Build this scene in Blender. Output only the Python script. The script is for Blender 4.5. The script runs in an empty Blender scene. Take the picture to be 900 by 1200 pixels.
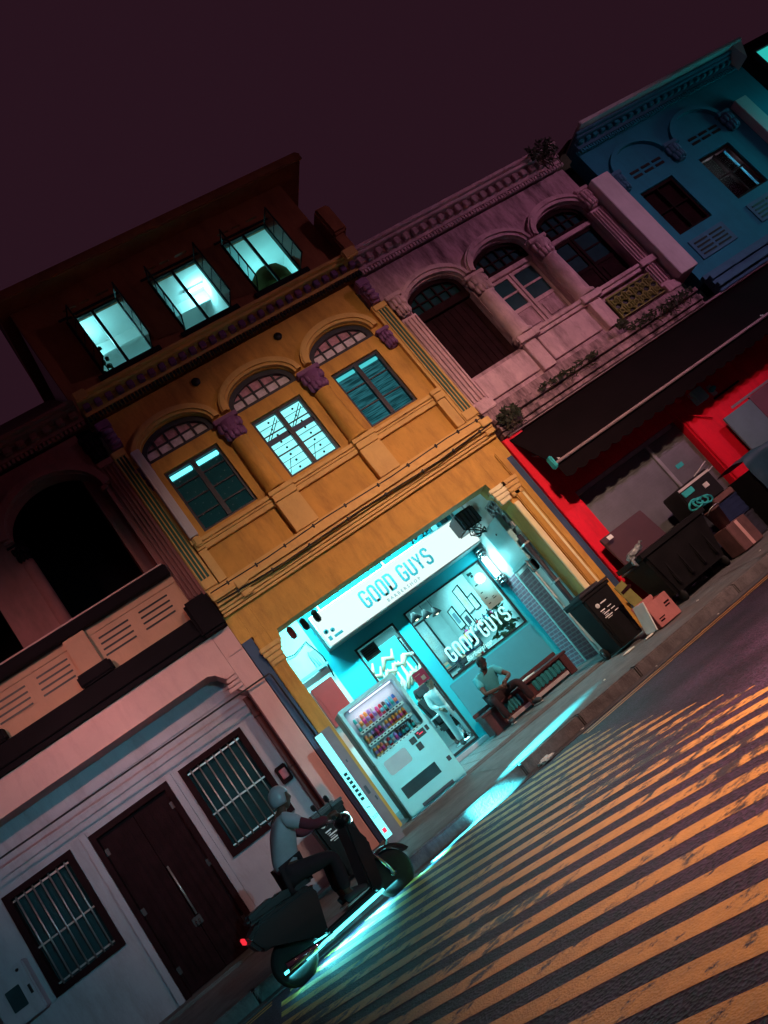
import bpy, bmesh, math, random
from mathutils import Vector, Matrix, noise as mnoise
random.seed(7)
C = bpy.context.scene.collection
PI = math.pi
R = math.radians
scene = bpy.context.scene

# ------------------------------------------------------------------ materials
def _nodes(name):
    m = bpy.data.materials.new(name); m.use_nodes = True
    nt = m.node_tree; nt.nodes.clear()
    out = nt.nodes.new('ShaderNodeOutputMaterial')
    return m, nt, out

def M(name, col, rough=.6, var=.18, scale=2.5, bump=0.0, bscale=40, metal=0.0, spec=.3, grime=0.0, gcol=(.03, .02, .02), coat=0, g0=.48):
    """painted / plaster / stone surface: colour drifts with noise, optional grime patches and bump"""
    m, nt, out = _nodes(name); N = nt.nodes.new; L = nt.links.new
    b = N('ShaderNodeBsdfPrincipled'); L(b.outputs[0], out.inputs[0])
    tc = N('ShaderNodeTexCoord')
    n1 = N('ShaderNodeTexNoise'); n1.inputs['Scale'].default_value = scale; n1.inputs['Detail'].default_value = 8; n1.inputs['Roughness'].default_value = .65
    L(tc.outputs['Object'], n1.inputs['Vector'])
    cr = N('ShaderNodeValToRGB'); cr.color_ramp.elements[0].position = .3; cr.color_ramp.elements[1].position = .7
    cr.color_ramp.elements[0].color = tuple(max(0, c * (1 - var)) for c in col) + (1,)
    cr.color_ramp.elements[1].color = tuple(min(1, c * (1 + var * .7)) for c in col) + (1,)
    L(n1.outputs[0], cr.inputs[0])
    last = cr.outputs[0]
    if grime:
        mp = N('ShaderNodeMapping'); mp.inputs['Scale'].default_value = (2.2, 2.2, .55)
        L(tc.outputs['Object'], mp.inputs[0])
        n2 = N('ShaderNodeTexNoise'); n2.inputs['Scale'].default_value = 1.6; n2.inputs['Detail'].default_value = 10; n2.inputs['Roughness'].default_value = .75
        L(mp.outputs[0], n2.inputs['Vector'])
        r2 = N('ShaderNodeValToRGB'); r2.color_ramp.elements[0].position = g0; r2.color_ramp.elements[1].position = g0 + .24
        r2.color_ramp.elements[0].color = (0, 0, 0, 1); r2.color_ramp.elements[1].color = (grime,) * 3 + (1,)
        L(n2.outputs[0], r2.inputs[0])
        mx = N('ShaderNodeMix'); mx.data_type = 'RGBA'
        L(r2.outputs[0], mx.inputs[0]); L(last, mx.inputs[6]); mx.inputs[7].default_value = tuple(gcol) + (1,)
        last = mx.outputs[2]
    L(last, b.inputs['Base Color'])
    b.inputs['Roughness'].default_value = rough; b.inputs['Metallic'].default_value = metal
    b.inputs['Specular IOR Level'].default_value = spec
    if coat: b.inputs['Coat Weight'].default_value = coat
    if bump:
        n3 = N('ShaderNodeTexNoise'); n3.inputs['Scale'].default_value = bscale; n3.inputs['Detail'].default_value = 5
        L(tc.outputs['Object'], n3.inputs['Vector'])
        bp = N('ShaderNodeBump'); bp.inputs['Strength'].default_value = bump; bp.inputs['Distance'].default_value = .02
        L(n3.outputs[0], bp.inputs['Height']); L(bp.outputs[0], b.inputs['Normal'])
    return m

def EM(name, col, strength):
    m, nt, out = _nodes(name)
    e = nt.nodes.new('ShaderNodeEmission'); e.inputs[0].default_value = tuple(col) + (1,); e.inputs[1].default_value = strength
    nt.links.new(e.outputs[0], out.inputs[0]); return m

def GLASS(name, tint=(.85, .95, .95), refl=.08):
    m, nt, out = _nodes(name); N = nt.nodes.new; L = nt.links.new
    t = N('ShaderNodeBsdfTransparent'); t.inputs[0].default_value = tuple(tint) + (1,)
    g = N('ShaderNodeBsdfGlossy'); g.inputs['Roughness'].default_value = .03; g.inputs[0].default_value = (.9, .9, .9, 1)
    f = N('ShaderNodeFresnel'); f.inputs[0].default_value = 1.45
    mx = N('ShaderNodeMixShader'); L(f.outputs[0], mx.inputs[0]); L(t.outputs[0], mx.inputs[1]); L(g.outputs[0], mx.inputs[2])
    L(mx.outputs[0], out.inputs[0]); return m

def LITPANE(name, col, strength, sx=1, sz=6, dark=.35):
    """a lit window covered with a screen: lamp light seen through it, with weave streaks"""
    m, nt, out = _nodes(name); N = nt.nodes.new; L = nt.links.new
    tc = N('ShaderNodeTexCoord'); mp = N('ShaderNodeMapping'); mp.inputs['Scale'].default_value = (sx, 1, sz)
    n = N('ShaderNodeTexNoise'); n.inputs['Scale'].default_value = 3.0; n.inputs['Detail'].default_value = 6
    L(tc.outputs['Object'], mp.inputs[0]); L(mp.outputs[0], n.inputs['Vector'])
    cr = N('ShaderNodeValToRGB'); cr.color_ramp.elements[0].position = .38; cr.color_ramp.elements[1].position = .6
    cr.color_ramp.elements[0].color = tuple(c * dark for c in col) + (1,); cr.color_ramp.elements[1].color = tuple(col) + (1,)
    L(n.outputs[0], cr.inputs[0])
    e = N('ShaderNodeEmission'); e.inputs[1].default_value = strength
    L(cr.outputs[0], e.inputs[0]); L(e.outputs[0], out.inputs[0]); return m

def BRICK(name, c1, c2, mortar):
    m, nt, out = _nodes(name); N = nt.nodes.new; L = nt.links.new
    b = N('ShaderNodeBsdfPrincipled'); L(b.outputs[0], out.inputs[0]); b.inputs['Roughness'].default_value = .8
    tc = N('ShaderNodeTexCoord'); sx = N('ShaderNodeSeparateXYZ'); cx = N('ShaderNodeCombineXYZ')
    L(tc.outputs['Object'], sx.inputs[0]); L(sx.outputs[1], cx.inputs[0]); L(sx.outputs[2], cx.inputs[1])
    k = N('ShaderNodeTexBrick'); k.inputs['Scale'].default_value = 1.0
    k.inputs['Brick Width'].default_value = .22; k.inputs['Row Height'].default_value = .075; k.inputs['Mortar Size'].default_value = .012
    k.inputs['Color1'].default_value = c1 + (1,); k.inputs['Color2'].default_value = c2 + (1,); k.inputs['Mortar'].default_value = mortar + (1,)
    L(cx.outputs[0], k.inputs[0]); L(k.outputs[0], b.inputs['Base Color'])
    bp = N('ShaderNodeBump'); bp.inputs['Strength'].default_value = .8; bp.inputs['Distance'].default_value = .02; bp.invert = True
    L(k.outputs['Fac'], bp.inputs['Height']); L(bp.outputs[0], b.inputs['Normal']); return m

def ASPHALT(name):
    m, nt, out = _nodes(name); N = nt.nodes.new; L = nt.links.new
    b = N('ShaderNodeBsdfPrincipled'); L(b.outputs[0], out.inputs[0]); b.inputs['Roughness'].default_value = .62; b.inputs['Specular IOR Level'].default_value = .3
    tc = N('ShaderNodeTexCoord')
    big = N('ShaderNodeTexNoise'); big.inputs['Scale'].default_value = .9; big.inputs['Detail'].default_value = 8; L(tc.outputs['Object'], big.inputs[0])
    r1 = N('ShaderNodeValToRGB'); r1.color_ramp.elements[0].position = .35; r1.color_ramp.elements[1].position = .68
    r1.color_ramp.elements[0].color = (.012, .008, .015, 1); r1.color_ramp.elements[1].color = (.040, .024, .046, 1); L(big.outputs[0], r1.inputs[0])
    v = N('ShaderNodeTexVoronoi'); v.inputs['Scale'].default_value = 60; L(tc.outputs['Object'], v.inputs[0])
    r2 = N('ShaderNodeValToRGB'); r2.color_ramp.elements[0].position = .0; r2.color_ramp.elements[1].position = 1
    r2.color_ramp.elements[0].color = (.55, .55, .55, 1); r2.color_ramp.elements[1].color = (2.3, 2.1, 2.3, 1)
    sc = N('ShaderNodeSeparateColor'); L(v.outputs['Color'], sc.inputs[0]); L(sc.outputs[0], r2.inputs[0])
    mx = N('ShaderNodeMix'); mx.data_type = 'RGBA'; mx.blend_type = 'MULTIPLY'; mx.inputs[0].default_value = 1
    L(r1.outputs[0], mx.inputs[6]); L(r2.outputs[0], mx.inputs[7]); L(mx.outputs[2], b.inputs['Base Color'])
    bp = N('ShaderNodeBump'); bp.inputs['Strength'].default_value = .55; bp.inputs['Distance'].default_value = .012
    L(v.outputs['Distance'], bp.inputs['Height']); L(bp.outputs[0], b.inputs['Normal']); return m

def ROADPAINT(name, col, wear=.5):
    """thick road paint with worn-through patches where the asphalt shows"""
    m, nt, out = _nodes(name); N = nt.nodes.new; L = nt.links.new
    b = N('ShaderNodeBsdfPrincipled'); L(b.outputs[0], out.inputs[0]); b.inputs['Roughness'].default_value = .55
    tc = N('ShaderNodeTexCoord')
    mp = N('ShaderNodeMapping'); mp.inputs['Rotation'].default_value = (0, 0, R(45)); mp.inputs['Scale'].default_value = (1.6, 2.6, 1); L(tc.outputs['Object'], mp.inputs[0])
    a = N('ShaderNodeTexNoise'); a.inputs['Scale'].default_value = 3.2; a.inputs['Detail'].default_value = 14; a.inputs['Roughness'].default_value = .8; L(mp.outputs[0], a.inputs[0])
    big = N('ShaderNodeTexNoise'); big.inputs['Scale'].default_value = .55; big.inputs['Detail'].default_value = 3; L(tc.outputs['Object'], big.inputs[0])
    ad = N('ShaderNodeMath'); ad.operation = 'MULTIPLY_ADD'; ad.inputs[1].default_value = .6; L(big.outputs[0], ad.inputs[0]); L(a.outputs[0], ad.inputs[2])
    rr = N('ShaderNodeValToRGB'); rr.color_ramp.elements[0].position = wear + .36; rr.color_ramp.elements[1].position = wear + .41
    rr.color_ramp.elements[0].color = (0, 0, 0, 1); rr.color_ramp.elements[1].color = (1, 1, 1, 1); L(ad.outputs[0], rr.inputs[0])
    n = N('ShaderNodeTexNoise'); n.inputs['Scale'].default_value = 14; n.inputs['Detail'].default_value = 8; L(tc.outputs['Object'], n.inputs[0])
    cr = N('ShaderNodeValToRGB'); cr.color_ramp.elements[0].position = .25; cr.color_ramp.elements[1].position = .75
    cr.color_ramp.elements[0].color = tuple(c * .72 for c in col) + (1,); cr.color_ramp.elements[1].color = tuple(col) + (1,); L(n.outputs[0], cr.inputs[0])
    mx = N('ShaderNodeMix'); mx.data_type = 'RGBA'; L(rr.outputs[0], mx.inputs[0]); L(cr.outputs[0], mx.inputs[6]); mx.inputs[7].default_value = (.03, .023, .03, 1)
    L(mx.outputs[2], b.inputs['Base Color'])
    v = N('ShaderNodeTexVoronoi'); v.inputs['Scale'].default_value = 80; L(tc.outputs['Object'], v.inputs[0])
    bp = N('ShaderNodeBump'); bp.inputs['Strength'].default_value = .35; bp.inputs['Distance'].default_value = .01; L(v.outputs['Distance'], bp.inputs['Height']); L(bp.outputs[0], b.inputs['Normal'])
    return m

CY = (.10, .86, .92)
mt = dict(
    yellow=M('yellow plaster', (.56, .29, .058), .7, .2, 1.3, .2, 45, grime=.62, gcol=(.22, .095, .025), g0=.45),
    yellow_trim=M('yellow trim', (.62, .37, .115), .6, .12, 2.0, .1, 60, grime=.4, gcol=(.25, .10, .03)),
    cream=M('cream trim', (.72, .62, .36), .6, .1, 3),
    green=M('dark green paint', (.012, .085, .06), .5, .2, 4),
    purple=M('purple paint', (.19, .075, .20), .6, .25, 6, .3, 30),
    navy=M('navy paint', (.035, .06, .13), .5, .2, 4),
    darkframe=M('dark timber frame', (.035, .035, .05), .5, .3, 6),
    black=M('black metal', (.012, .011, .013), .45, .3, 8),
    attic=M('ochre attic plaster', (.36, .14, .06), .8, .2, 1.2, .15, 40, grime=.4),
    rooftile=M('roof tile', (.10, .045, .035), .8, .3, 8, .5, 20),
    leftwall=M('white wash wall', (.36, .33, .39), .75, .15, 1.0, .15, 40, grime=.65, gcol=(.22, .17, .19)),
    pinkbeam=M('pink plaster beam', (.62, .34, .32), .75, .1, 1.2, .1, 50, grime=.3, gcol=(.30, .14, .14)),
    louvre=M('peach balustrade plaster', (.50, .25, .16), .7, .12, 1.5, .1, 50, grime=.35, gcol=(.25, .12, .08)),
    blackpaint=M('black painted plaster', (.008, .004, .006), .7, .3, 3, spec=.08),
    leftup=M('rose plaster', (.24, .085, .08), .8, .2, 1.4, .15, 40, grime=.4),
    pinkwall=M('dirty pink plaster', (.50, .30, .36), .8, .25, 1.4, .35, 25, grime=.95, gcol=(.10, .05, .065), g0=.42),
    pinktrim=M('pink moulding', (.56, .35, .40), .75, .22, 2.4, .3, 30, grime=.8, gcol=(.13, .07, .08)),
    brokenledge=M('eroded pink ledge', (.42, .25, .29), .85, .3, 4, .9, 18, grime=1.0, gcol=(.035, .018, .022), g0=.40),
    pipegrey=M('dull awning pipe', (.30, .20, .23), .6, .2, 5),
    maroon=M('maroon shutter', (.019, .006, .008), .7, .4, 5, .2, spec=.05),
    darkmetal=M('dark iron', (.07, .06, .065), .5, .3, 6, metal=.7),
    bluewall=M('teal blue plaster', (.013, .20, .28), .75, .15, 1.3, .12, 40, grime=.3, gcol=(.012, .09, .14)),
    bluetrim=M('blue moulding', (.05, .16, .25), .75, .2, 2, .2, 40, grime=.3, gcol=(.015, .06, .1)),
    greywhite=M('grey white plaster', (.58, .52, .54), .75, .1, 2, .1, 40, grime=.3, gcol=(.25, .2, .2)),
    red=M('glossy red paint', (.76, .006, .028), .5, .2, 1.2, .1, 30, grime=.55, gcol=(.3, .01, .015)),
    shutter=M('steel shutter', (.22, .22, .24), .45, .25, 1.5, metal=.6),
    teal=M('teal shopfront paint', (.015, .33, .40), .45, .1, 1.4),
    tealdark=M('teal shopfront panel', (.05, .22, .27), .5, .1, 1.6),
    white=M('white paint', (.78, .78, .76), .6, .08, 2, .06, 40, grime=.25, gcol=(.45, .42, .4)),
    shopwall=M('shop white wall', (.74, .76, .75), .7, .05, 2),
    conc=M('footpath concrete', (.15, .145, .15), .75, .3, 3.0, .4, 60, grime=.6, gcol=(.05, .045, .05)),
    tile=M('five foot way tile', (.17, .19, .20), .5, .25, 4, .2, 30, grime=.4, gcol=(.06, .06, .06)),
    kerb=M('kerb stone', (.16, .14, .145), .8, .4, 5, .6, 35, grime=.8, gcol=(.045, .035, .04)),
    gutter=M('gutter concrete', (.10, .09, .10), .7, .3, 5, .4, 40),
    asphalt=ASPHALT('asphalt'),
    paint=ROADPAINT('yellow hump paint', (.66, .37, .085), .468),
    paint2=ROADPAINT('yellow line paint', (.62, .28, .08), .56),
    metal=M('galvanised metal', (.45, .45, .46), .4, .2, 5, metal=.8),
    chrome=M('chrome', (.75, .75, .77), .15, .1, 5, metal=1),
    rubber=M('rubber', (.015, .015, .016), .8, .3, 8),
    vend=M('white enamel tinted cyan', (.26, .60, .63), .35, .06, 3),  # cyan light on the white machine front is mixed into this colour
    vendside=M('dull maroon side panel', (.20, .13, .15), .5, .2, 4),
    vendin=M('machine lining', (.40, .38, .42), .5, .08, 4),
    vgrey=M('grey plastic', (.33, .34, .36), .45, .1, 4),
    binblack=M('black bin plastic', (.009, .008, .009), .55, .4, 3, .15, 60, spec=.15),
    binlid=M('dull bin lid', (.05, .045, .055), .45, .3, 3),
    dumplid=M('brown bin lid', (.050, .016, .018), .5, .25, 3),
    wood=M('dark red timber', (.07, .018, .022), .5, .35, 5, .2),
    ribbed=M('teal upholstery', (.012, .17, .20), .6, .15, 8, .2, 60),
    ledgegrey=M('pale bench plinth', (.40, .33, .36), .7, .2, 4),
    brick=BRICK('painted brick', (.42, .14, .19), (.34, .11, .15), (.50, .30, .34)),
    brickred=BRICK('red brick', (.20, .05, .07), (.15, .035, .05), (.24, .12, .13)),
    skin_dark=M('skin brown', (.10, .045, .032), .5, .12, 8),
    skin=M('skin light brown', (.30, .16, .11), .5, .1, 8),
    shirt=M('teal blue shirt', (.06, .36, .42), .85, .1, 10),
    trousers=M('dark maroon trousers', (.03, .014, .018), .85, .2, 10),
    hair=M('black hair', (.008, .007, .008), .6, .3, 30),
    shoe=M('dark trainer', (.05, .045, .05), .6, .3, 10),
    sole=M('white sole', (.65, .65, .63), .6, .1, 10),
    greyshirt=M('pale grey top', (.42, .38, .42), .85, .12, 8),
    redsleeve=M('dark red sleeve', (.14, .022, .035), .8, .15, 8),
    helmet=M('grey helmet', (.33, .33, .37), .3, .1, 5, coat=.5),
    bikebody=M('black scooter body', (.009, .009, .011), .3, .2, 4, spec=.25, coat=.1),
    seatvinyl=M('black vinyl', (.018, .016, .017), .5, .2, 20),
    redbox=M('red cabinet', (.36, .012, .012), .45, .2, 2),
    vine=M('dead vine', (.045, .035, .02), .9, .5, 8),
    leaf=M('leaf', (.022, .026, .014), .7, .5, 9),
    olive=M('olive green lattice', (.20, .19, .055), .7, .3, 5),
    awning=M('dark awning cloth', (.006, .003, .004), .95, .3, 2, spec=.1),
    wire=M('wire', (.02, .018, .02), .6, .2, 5),
    orangebox=M('pink foam box', (.50, .18, .17), .75, .15, 4, .15, 30, grime=.45, gcol=(.2, .07, .07)),
    foam=M('white foam', (.72, .72, .70), .7, .1, 6),
    blueplastic=M('blue crate plastic', (.015, .025, .07), .5, .2, 5),
    tarp=M('blue tarpaulin', (.02, .06, .09), .5, .3, 3, .3, 15),
    cardboard=M('pinkish carton', (.16, .075, .075), .85, .3, 4, .15, 20, grime=.5),
    bag=M('grey plastic bag', (.17, .19, .20), .35, .2, 8),
    panelblue=M('blue grey board', (.13, .21, .26), .6, .15, 2),
    panelplum=M('plum board', (.17, .07, .10), .6, .2, 2),
    tealcloth=M('teal cloth', (.03, .40, .42), .7, .2, 12),
    tealink=M('teal lettering', (.0, .035, .042), .5, .05, 5),
    ink=M('black lettering', (.02, .02, .025), .5, .1, 5),
    whiteink=M('white lettering', (.75, .75, .75), .5, .05, 5),
    pinkposter=M('pink card', (.62, .07, .22), .5, .1, 5),
    poster=M('pale poster', (.55, .62, .60), .5, .35, 5),
    muraltan=M('mural tan', (.55, .36, .26), .5, .35, 5),
    leather=M('black leather', (.02, .02, .022), .35, .2, 20),
    cloth_white=M('white cape', (.80, .80, .78), .8, .06, 10),
    orange=M('orange shade', (.85, .35, .08), .6, .1, 5),
    plant=M('plant leaves', (.03, .06, .025), .6, .5, 9),
    lampshade=M('olive felt', (.16, .14, .045), .9, .3, 7),
    mauvecloth=M('mauve cloth', (.35, .20, .42), .8, .15, 8),
    glass=GLASS('clear glass'), glass2=GLASS('tinted glass', (.55, .7, .72)),
    frost=M('frosted pink glass', (.50, .26, .33), .25, .45, 9, spec=.6),
    frostlit=M('frosted pale glass', (.66, .58, .66), .25, .35, 9, spec=.6),
    sign=EM('lit sign face', (.80, 1.0, .96), 1.06),
    tube=EM('cyan tube lamp', (.35, .97, 1.0), 9),
    tubesoft=EM('cyan strip lamp', (.16, .92, .98), 1.7),
    led=EM('cyan led', (.10, .93, .97), 3.2),
    lightbox=EM('lit box face', (.22, .95, .98), 1.6),
    warm=EM('warm lamp', (1, .62, .3), 5), warmhead=EM('street lamp head', (1, .55, .36), 6),
    coolhead=EM('cyan fill lamp head', (.4, .9, 1), 6),
    litwin=LITPANE('lit window screen', (.30, .97, 1.0), 1.35, 1, 9, .75),
    blind=LITPANE('dim blind', (.05, .30, .36), .42, 1, 16, .25),
    reddot=EM('red indicator', (1, .05, .12), 1.2),
    tealsign=EM('teal lit pane', (.03, .62, .55), .8),
    redlit=M('red signal glass', (.45, .01, .04), .3, .1, 5),
)

# ------------------------------------------------------------------ object helpers
def thing(name, label, cat, loc=(0, 0, 0), rotz=0, group=None):
    o = bpy.data.objects.new(name, None); C.objects.link(o); o.empty_display_size = .2
    o.location = loc; o.rotation_euler = (0, 0, rotz)
    o['label'] = label; o['category'] = cat
    if group: o['group'] = group
    return o
def tag(o, label, cat, group=None, kind=None):
    if label: o['label'] = label
    if cat: o['category'] = cat
    if group: o['group'] = group
    if kind: o['kind'] = kind
    return o
def wloc(o):
    v = Vector((0, 0, 0))
    while o is not None:
        v += o.location; o = o.parent
    return v

class MB:
    """collects shapes, built as ONE mesh object"""
    def __init__(s): s.bm = bmesh.new(); s.sm = []
    def _smooth(s, faces):
        for f in faces: f.smooth = True
    def face(s, pts): return s.bm.faces.new([s.bm.verts.new(p) for p in pts])
    def box(s, x0, x1, y0, y1, z0, z1, bev=0):
        p = [(x, y, z) for x in (x0, x1) for y in (y0, y1) for z in (z0, z1)]
        v = [s.bm.verts.new(q) for q in p]
        fs = [s.bm.faces.new([v[i] for i in f]) for f in ((0, 1, 3, 2), (4, 6, 7, 5), (0, 4, 5, 1), (2, 3, 7, 6), (0, 2, 6, 4), (1, 5, 7, 3))]
        if bev:
            es = list({e for f in fs for e in f.edges})
            bmesh.ops.bevel(s.bm, geom=es, offset=bev, segments=2, affect='EDGES', clamp_overlap=True)
        return s
    def obox(s, mat, sx, sy, sz, bev=0):
        t = MB(); t.box(-sx / 2, sx / 2, -sy / 2, sy / 2, -sz / 2, sz / 2, bev)
        t.bm.transform(mat); s.add(t); return s
    def add(s, other):
        me = bpy.data.meshes.new('t'); other.bm.to_mesh(me); s.bm.from_mesh(me); bpy.data.meshes.remove(me); other.bm.free(); return s
    def prism(s, pts, y0, y1):
        """polygon in XZ pushed from y0 to y1"""
        a = [s.bm.verts.new((x, y0, z)) for x, z in pts]; b = [s.bm.verts.new((x, y1, z)) for x, z in pts]
        s.bm.faces.new(a); s.bm.faces.new(b[::-1]); n = len(pts)
        for i in range(n): s.bm.faces.new([a[i], b[i], b[(i + 1) % n], a[(i + 1) % n]])
        return s
    def prism_x(s, pts, x0, x1):
        a = [s.bm.verts.new((x0, y, z)) for y, z in pts]; b = [s.bm.verts.new((x1, y, z)) for y, z in pts]
        s.bm.faces.new(a); s.bm.faces.new(b[::-1]); n = len(pts)
        for i in range(n): s.bm.faces.new([a[i], b[i], b[(i + 1) % n], a[(i + 1) % n]])
        return s
    def ring(s, inner, outer, y0, y1):
        """band between two open polylines in XZ"""
        n = len(inner)
        A = [s.bm.verts.new((x, y0, z)) for x, z in inner]; B = [s.bm.verts.new((x, y0, z)) for x, z in outer]
        A2 = [s.bm.verts.new((x, y1, z)) for x, z in inner]; B2 = [s.bm.verts.new((x, y1, z)) for x, z in outer]
        for i in range(n - 1):
            s.bm.faces.new([A[i], A[i + 1], B[i + 1], B[i]]); s.bm.faces.new([A[i], A2[i], A2[i + 1], A[i + 1]])
            s.bm.faces.new([B[i], B[i + 1], B2[i + 1], B2[i]]); s.bm.faces.new([A2[i], B2[i], B2[i + 1], A2[i + 1]])
        s.bm.faces.new([A[0], B[0], B2[0], A2[0]]); s.bm.faces.new([A[-1], A2[-1], B2[-1], B[-1]])
        return s
    def tube(s, pts, r, seg=8, caps=True):
        pts = [Vector(p) for p in pts]; n = len(pts)
        rs = r if isinstance(r, (list, tuple)) else [r] * n
        rings = []; up = None
        for i, p in enumerate(pts):
            d = (pts[min(i + 1, n - 1)] - pts[max(i - 1, 0)])
            if d.length < 1e-9: d = Vector((0, 0, 1))
            d.normalize()
            if up is None: up = Vector((0, 0, 1)) if abs(d.z) < .9 else Vector((1, 0, 0))
            u = d.cross(up).normalized() if d.cross(up).length > 1e-6 else d.orthogonal().normalized()
            w = u.cross(d)
            up = w
            rings.append([s.bm.verts.new(p + (u * math.cos(2 * PI * k / seg) + w * math.sin(2 * PI * k / seg)) * rs[i]) for k in range(seg)])
        for i in range(n - 1):
            for k in range(seg):
                f = s.bm.faces.new([rings[i][k], rings[i][(k + 1) % seg], rings[i + 1][(k + 1) % seg], rings[i + 1][k]]); f.smooth = True
        if caps: s.bm.faces.new(rings[0][::-1]); s.bm.faces.new(rings[-1])
        return s
    def lathe(s, prof, c, seg=20, axis='z'):
        """prof: (r, h) list about an axis through c"""
        rings = []
        for r, h in prof:
            rg = []
            for k in range(seg):
                a = 2 * PI * k / seg; u, v = r * math.cos(a), r * math.sin(a)
                q = (u, v, h) if axis == 'z' else ((u, h, v) if axis == 'y' else (h, u, v))
                rg.append(s.bm.verts.new((c[0] + q[0], c[1] + q[1], c[2] + q[2])))
            rings.append(rg)
        for i in range(len(rings) - 1):
            for k in range(seg):
                f = s.bm.faces.new([rings[i][k], rings[i][(k + 1) % seg], rings[i + 1][(k + 1) % seg], rings[i + 1][k]]); f.smooth = True
        if prof[0][0] > 1e-4: s.bm.faces.new(rings[0][::-1])
        if prof[-1][0] > 1e-4: s.bm.faces.new(rings[-1])
        return s
    def ball(s, c, rx, ry=None, rz=None, sub=2, jit=0):
        ry = ry or rx; rz = rz or rx
        t = bmesh.ops.create_icosphere(s.bm, subdivisions=sub, radius=1)
        for v in t['verts']:
            q = v.co.copy()
            if jit: q *= 1 + jit * mnoise.noise(q * 2.3 + Vector(c) * 3)
            v.co = Vector((c[0] + q.x * rx, c[1] + q.y * ry, c[2] + q.z * rz))
        s._smooth({f for v in t['verts'] for f in v.link_faces}); return s
    def wall(s, x0, x1, z0, z1, y0, y1, ops):
        """vertical wall, front face at y0, with openings dict(xl,xr,zb,zt,rise)"""
        xs = {x0, x1}
        for o in ops:
            xs |= {o['xl'], o['xr']}
            if o.get('rise'):
                for k in range(1, 20): xs.add(o['xl'] + (o['xr'] - o['xl']) * (1 - math.cos(PI * k / 20)) / 2)
        xs = sorted(x for x in xs if x0 <= x <= x1)
        def top(o, x):
            if not o.get('rise'): return o['zt']
            c = (o['xl'] + o['xr']) / 2; h = (o['xr'] - o['xl']) / 2
            return o['zt'] + o['rise'] * math.sqrt(max(0, 1 - ((x - c) / h) ** 2))
        for a, b in zip(xs, xs[1:]):
            if b - a < 1e-6: continue
            mid = (a + b) / 2
            act = sorted([o for o in ops if o['xl'] < mid < o['xr']], key=lambda o: o['zb'])
            la = lb = z0
            for o in act + [None]:
                ha, hb = (o['zb'], o['zb']) if o else (z1, z1)
                if ha - la > 1e-4 or hb - lb > 1e-4:
                    s.face([(a, y0, la), (b, y0, lb), (b, y0, hb), (a, y0, ha)])
                    s.face([(a, y1, la), (a, y1, ha), (b, y1, hb), (b, y1, lb)])
                if o:
                    s.face([(a, y0, ha), (b, y0, hb), (b, y1, hb), (a, y1, ha)])
                    la, lb = top(o, a), top(o, b)
                    s.face([(a, y0, la), (a, y1, la), (b, y1, lb), (b, y0, lb)])
        for o in ops:
            for x, sg in ((o['xl'], 1), (o['xr'], -1)):
                if o['zt'] > o['zb']: s.face([(x, y0, o['zb']), (x, y1, o['zb']), (x, y1, o['zt']), (x, y0, o['zt'])])
        for x in (x0, x1): s.face([(x, y0, z0), (x, y1, z0), (x, y1, z1), (x, y0, z1)])
        s.face([(x0, y0, z1), (x1, y0, z1), (x1, y1, z1), (x0, y1, z1)])
        s.face([(x0, y0, z0), (x0, y1, z0), (x1, y1, z0), (x1, y0, z0)])
        return s
    def build(s, name, mat, parent=None, label=None, local=False, smooth_angle=None):
        bmesh.ops.recalc_face_normals(s.bm, faces=s.bm.faces[:])
        if parent is not None and not local: s.bm.transform(Matrix.Translation(-wloc(parent)))
        me = bpy.data.meshes.new(name); s.bm.to_mesh(me); s.bm.free()
        o = bpy.data.objects.new(name, me); C.objects.link(o)
        for m in (mat if isinstance(mat, (list, tuple)) else [mat]): me.materials.append(m)
        if parent is not None: o.parent = parent
        if label: o['label'] = label
        return o

def at_base(o, loc):
    """move a top-level mesh's origin to its base without moving the mesh"""
    o.data.transform(Matrix.Translation(-Vector(loc))); o.location = loc; return o
def share(o, parent, dx=0, dy=0, dz=0):
    """copy of a part (and its sub-parts) with the same mesh, shifted"""
    c = o.copy(); C.objects.link(c); c.parent = parent; c.location = o.location + Vector((dx, dy, dz))
    for ch in o.children:
        d = ch.copy(); C.objects.link(d); d.parent = c
    return c
def copy_tree(o, loc, rotz=None, label=None, parent=None):
    kids = list(o.children)
    c = o.copy(); C.objects.link(c)
    if parent is not None: c.parent = parent
    if loc is not None: c.location = loc
    if rotz is not None: c.rotation_euler = (0, 0, rotz)
    if label: c['label'] = label
    for k in kids: copy_tree(k, None, parent=c)
    return c
def struct(name, mb, mat, kind='structure'):
    o = mb.build(name, mat); o['kind'] = kind; return o
def arc(c, hw, zs, rise, n=20):
    return [(c - hw * math.cos(PI * k / n), zs + rise * math.sin(PI * k / n)) for k in range(n + 1)]

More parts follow.
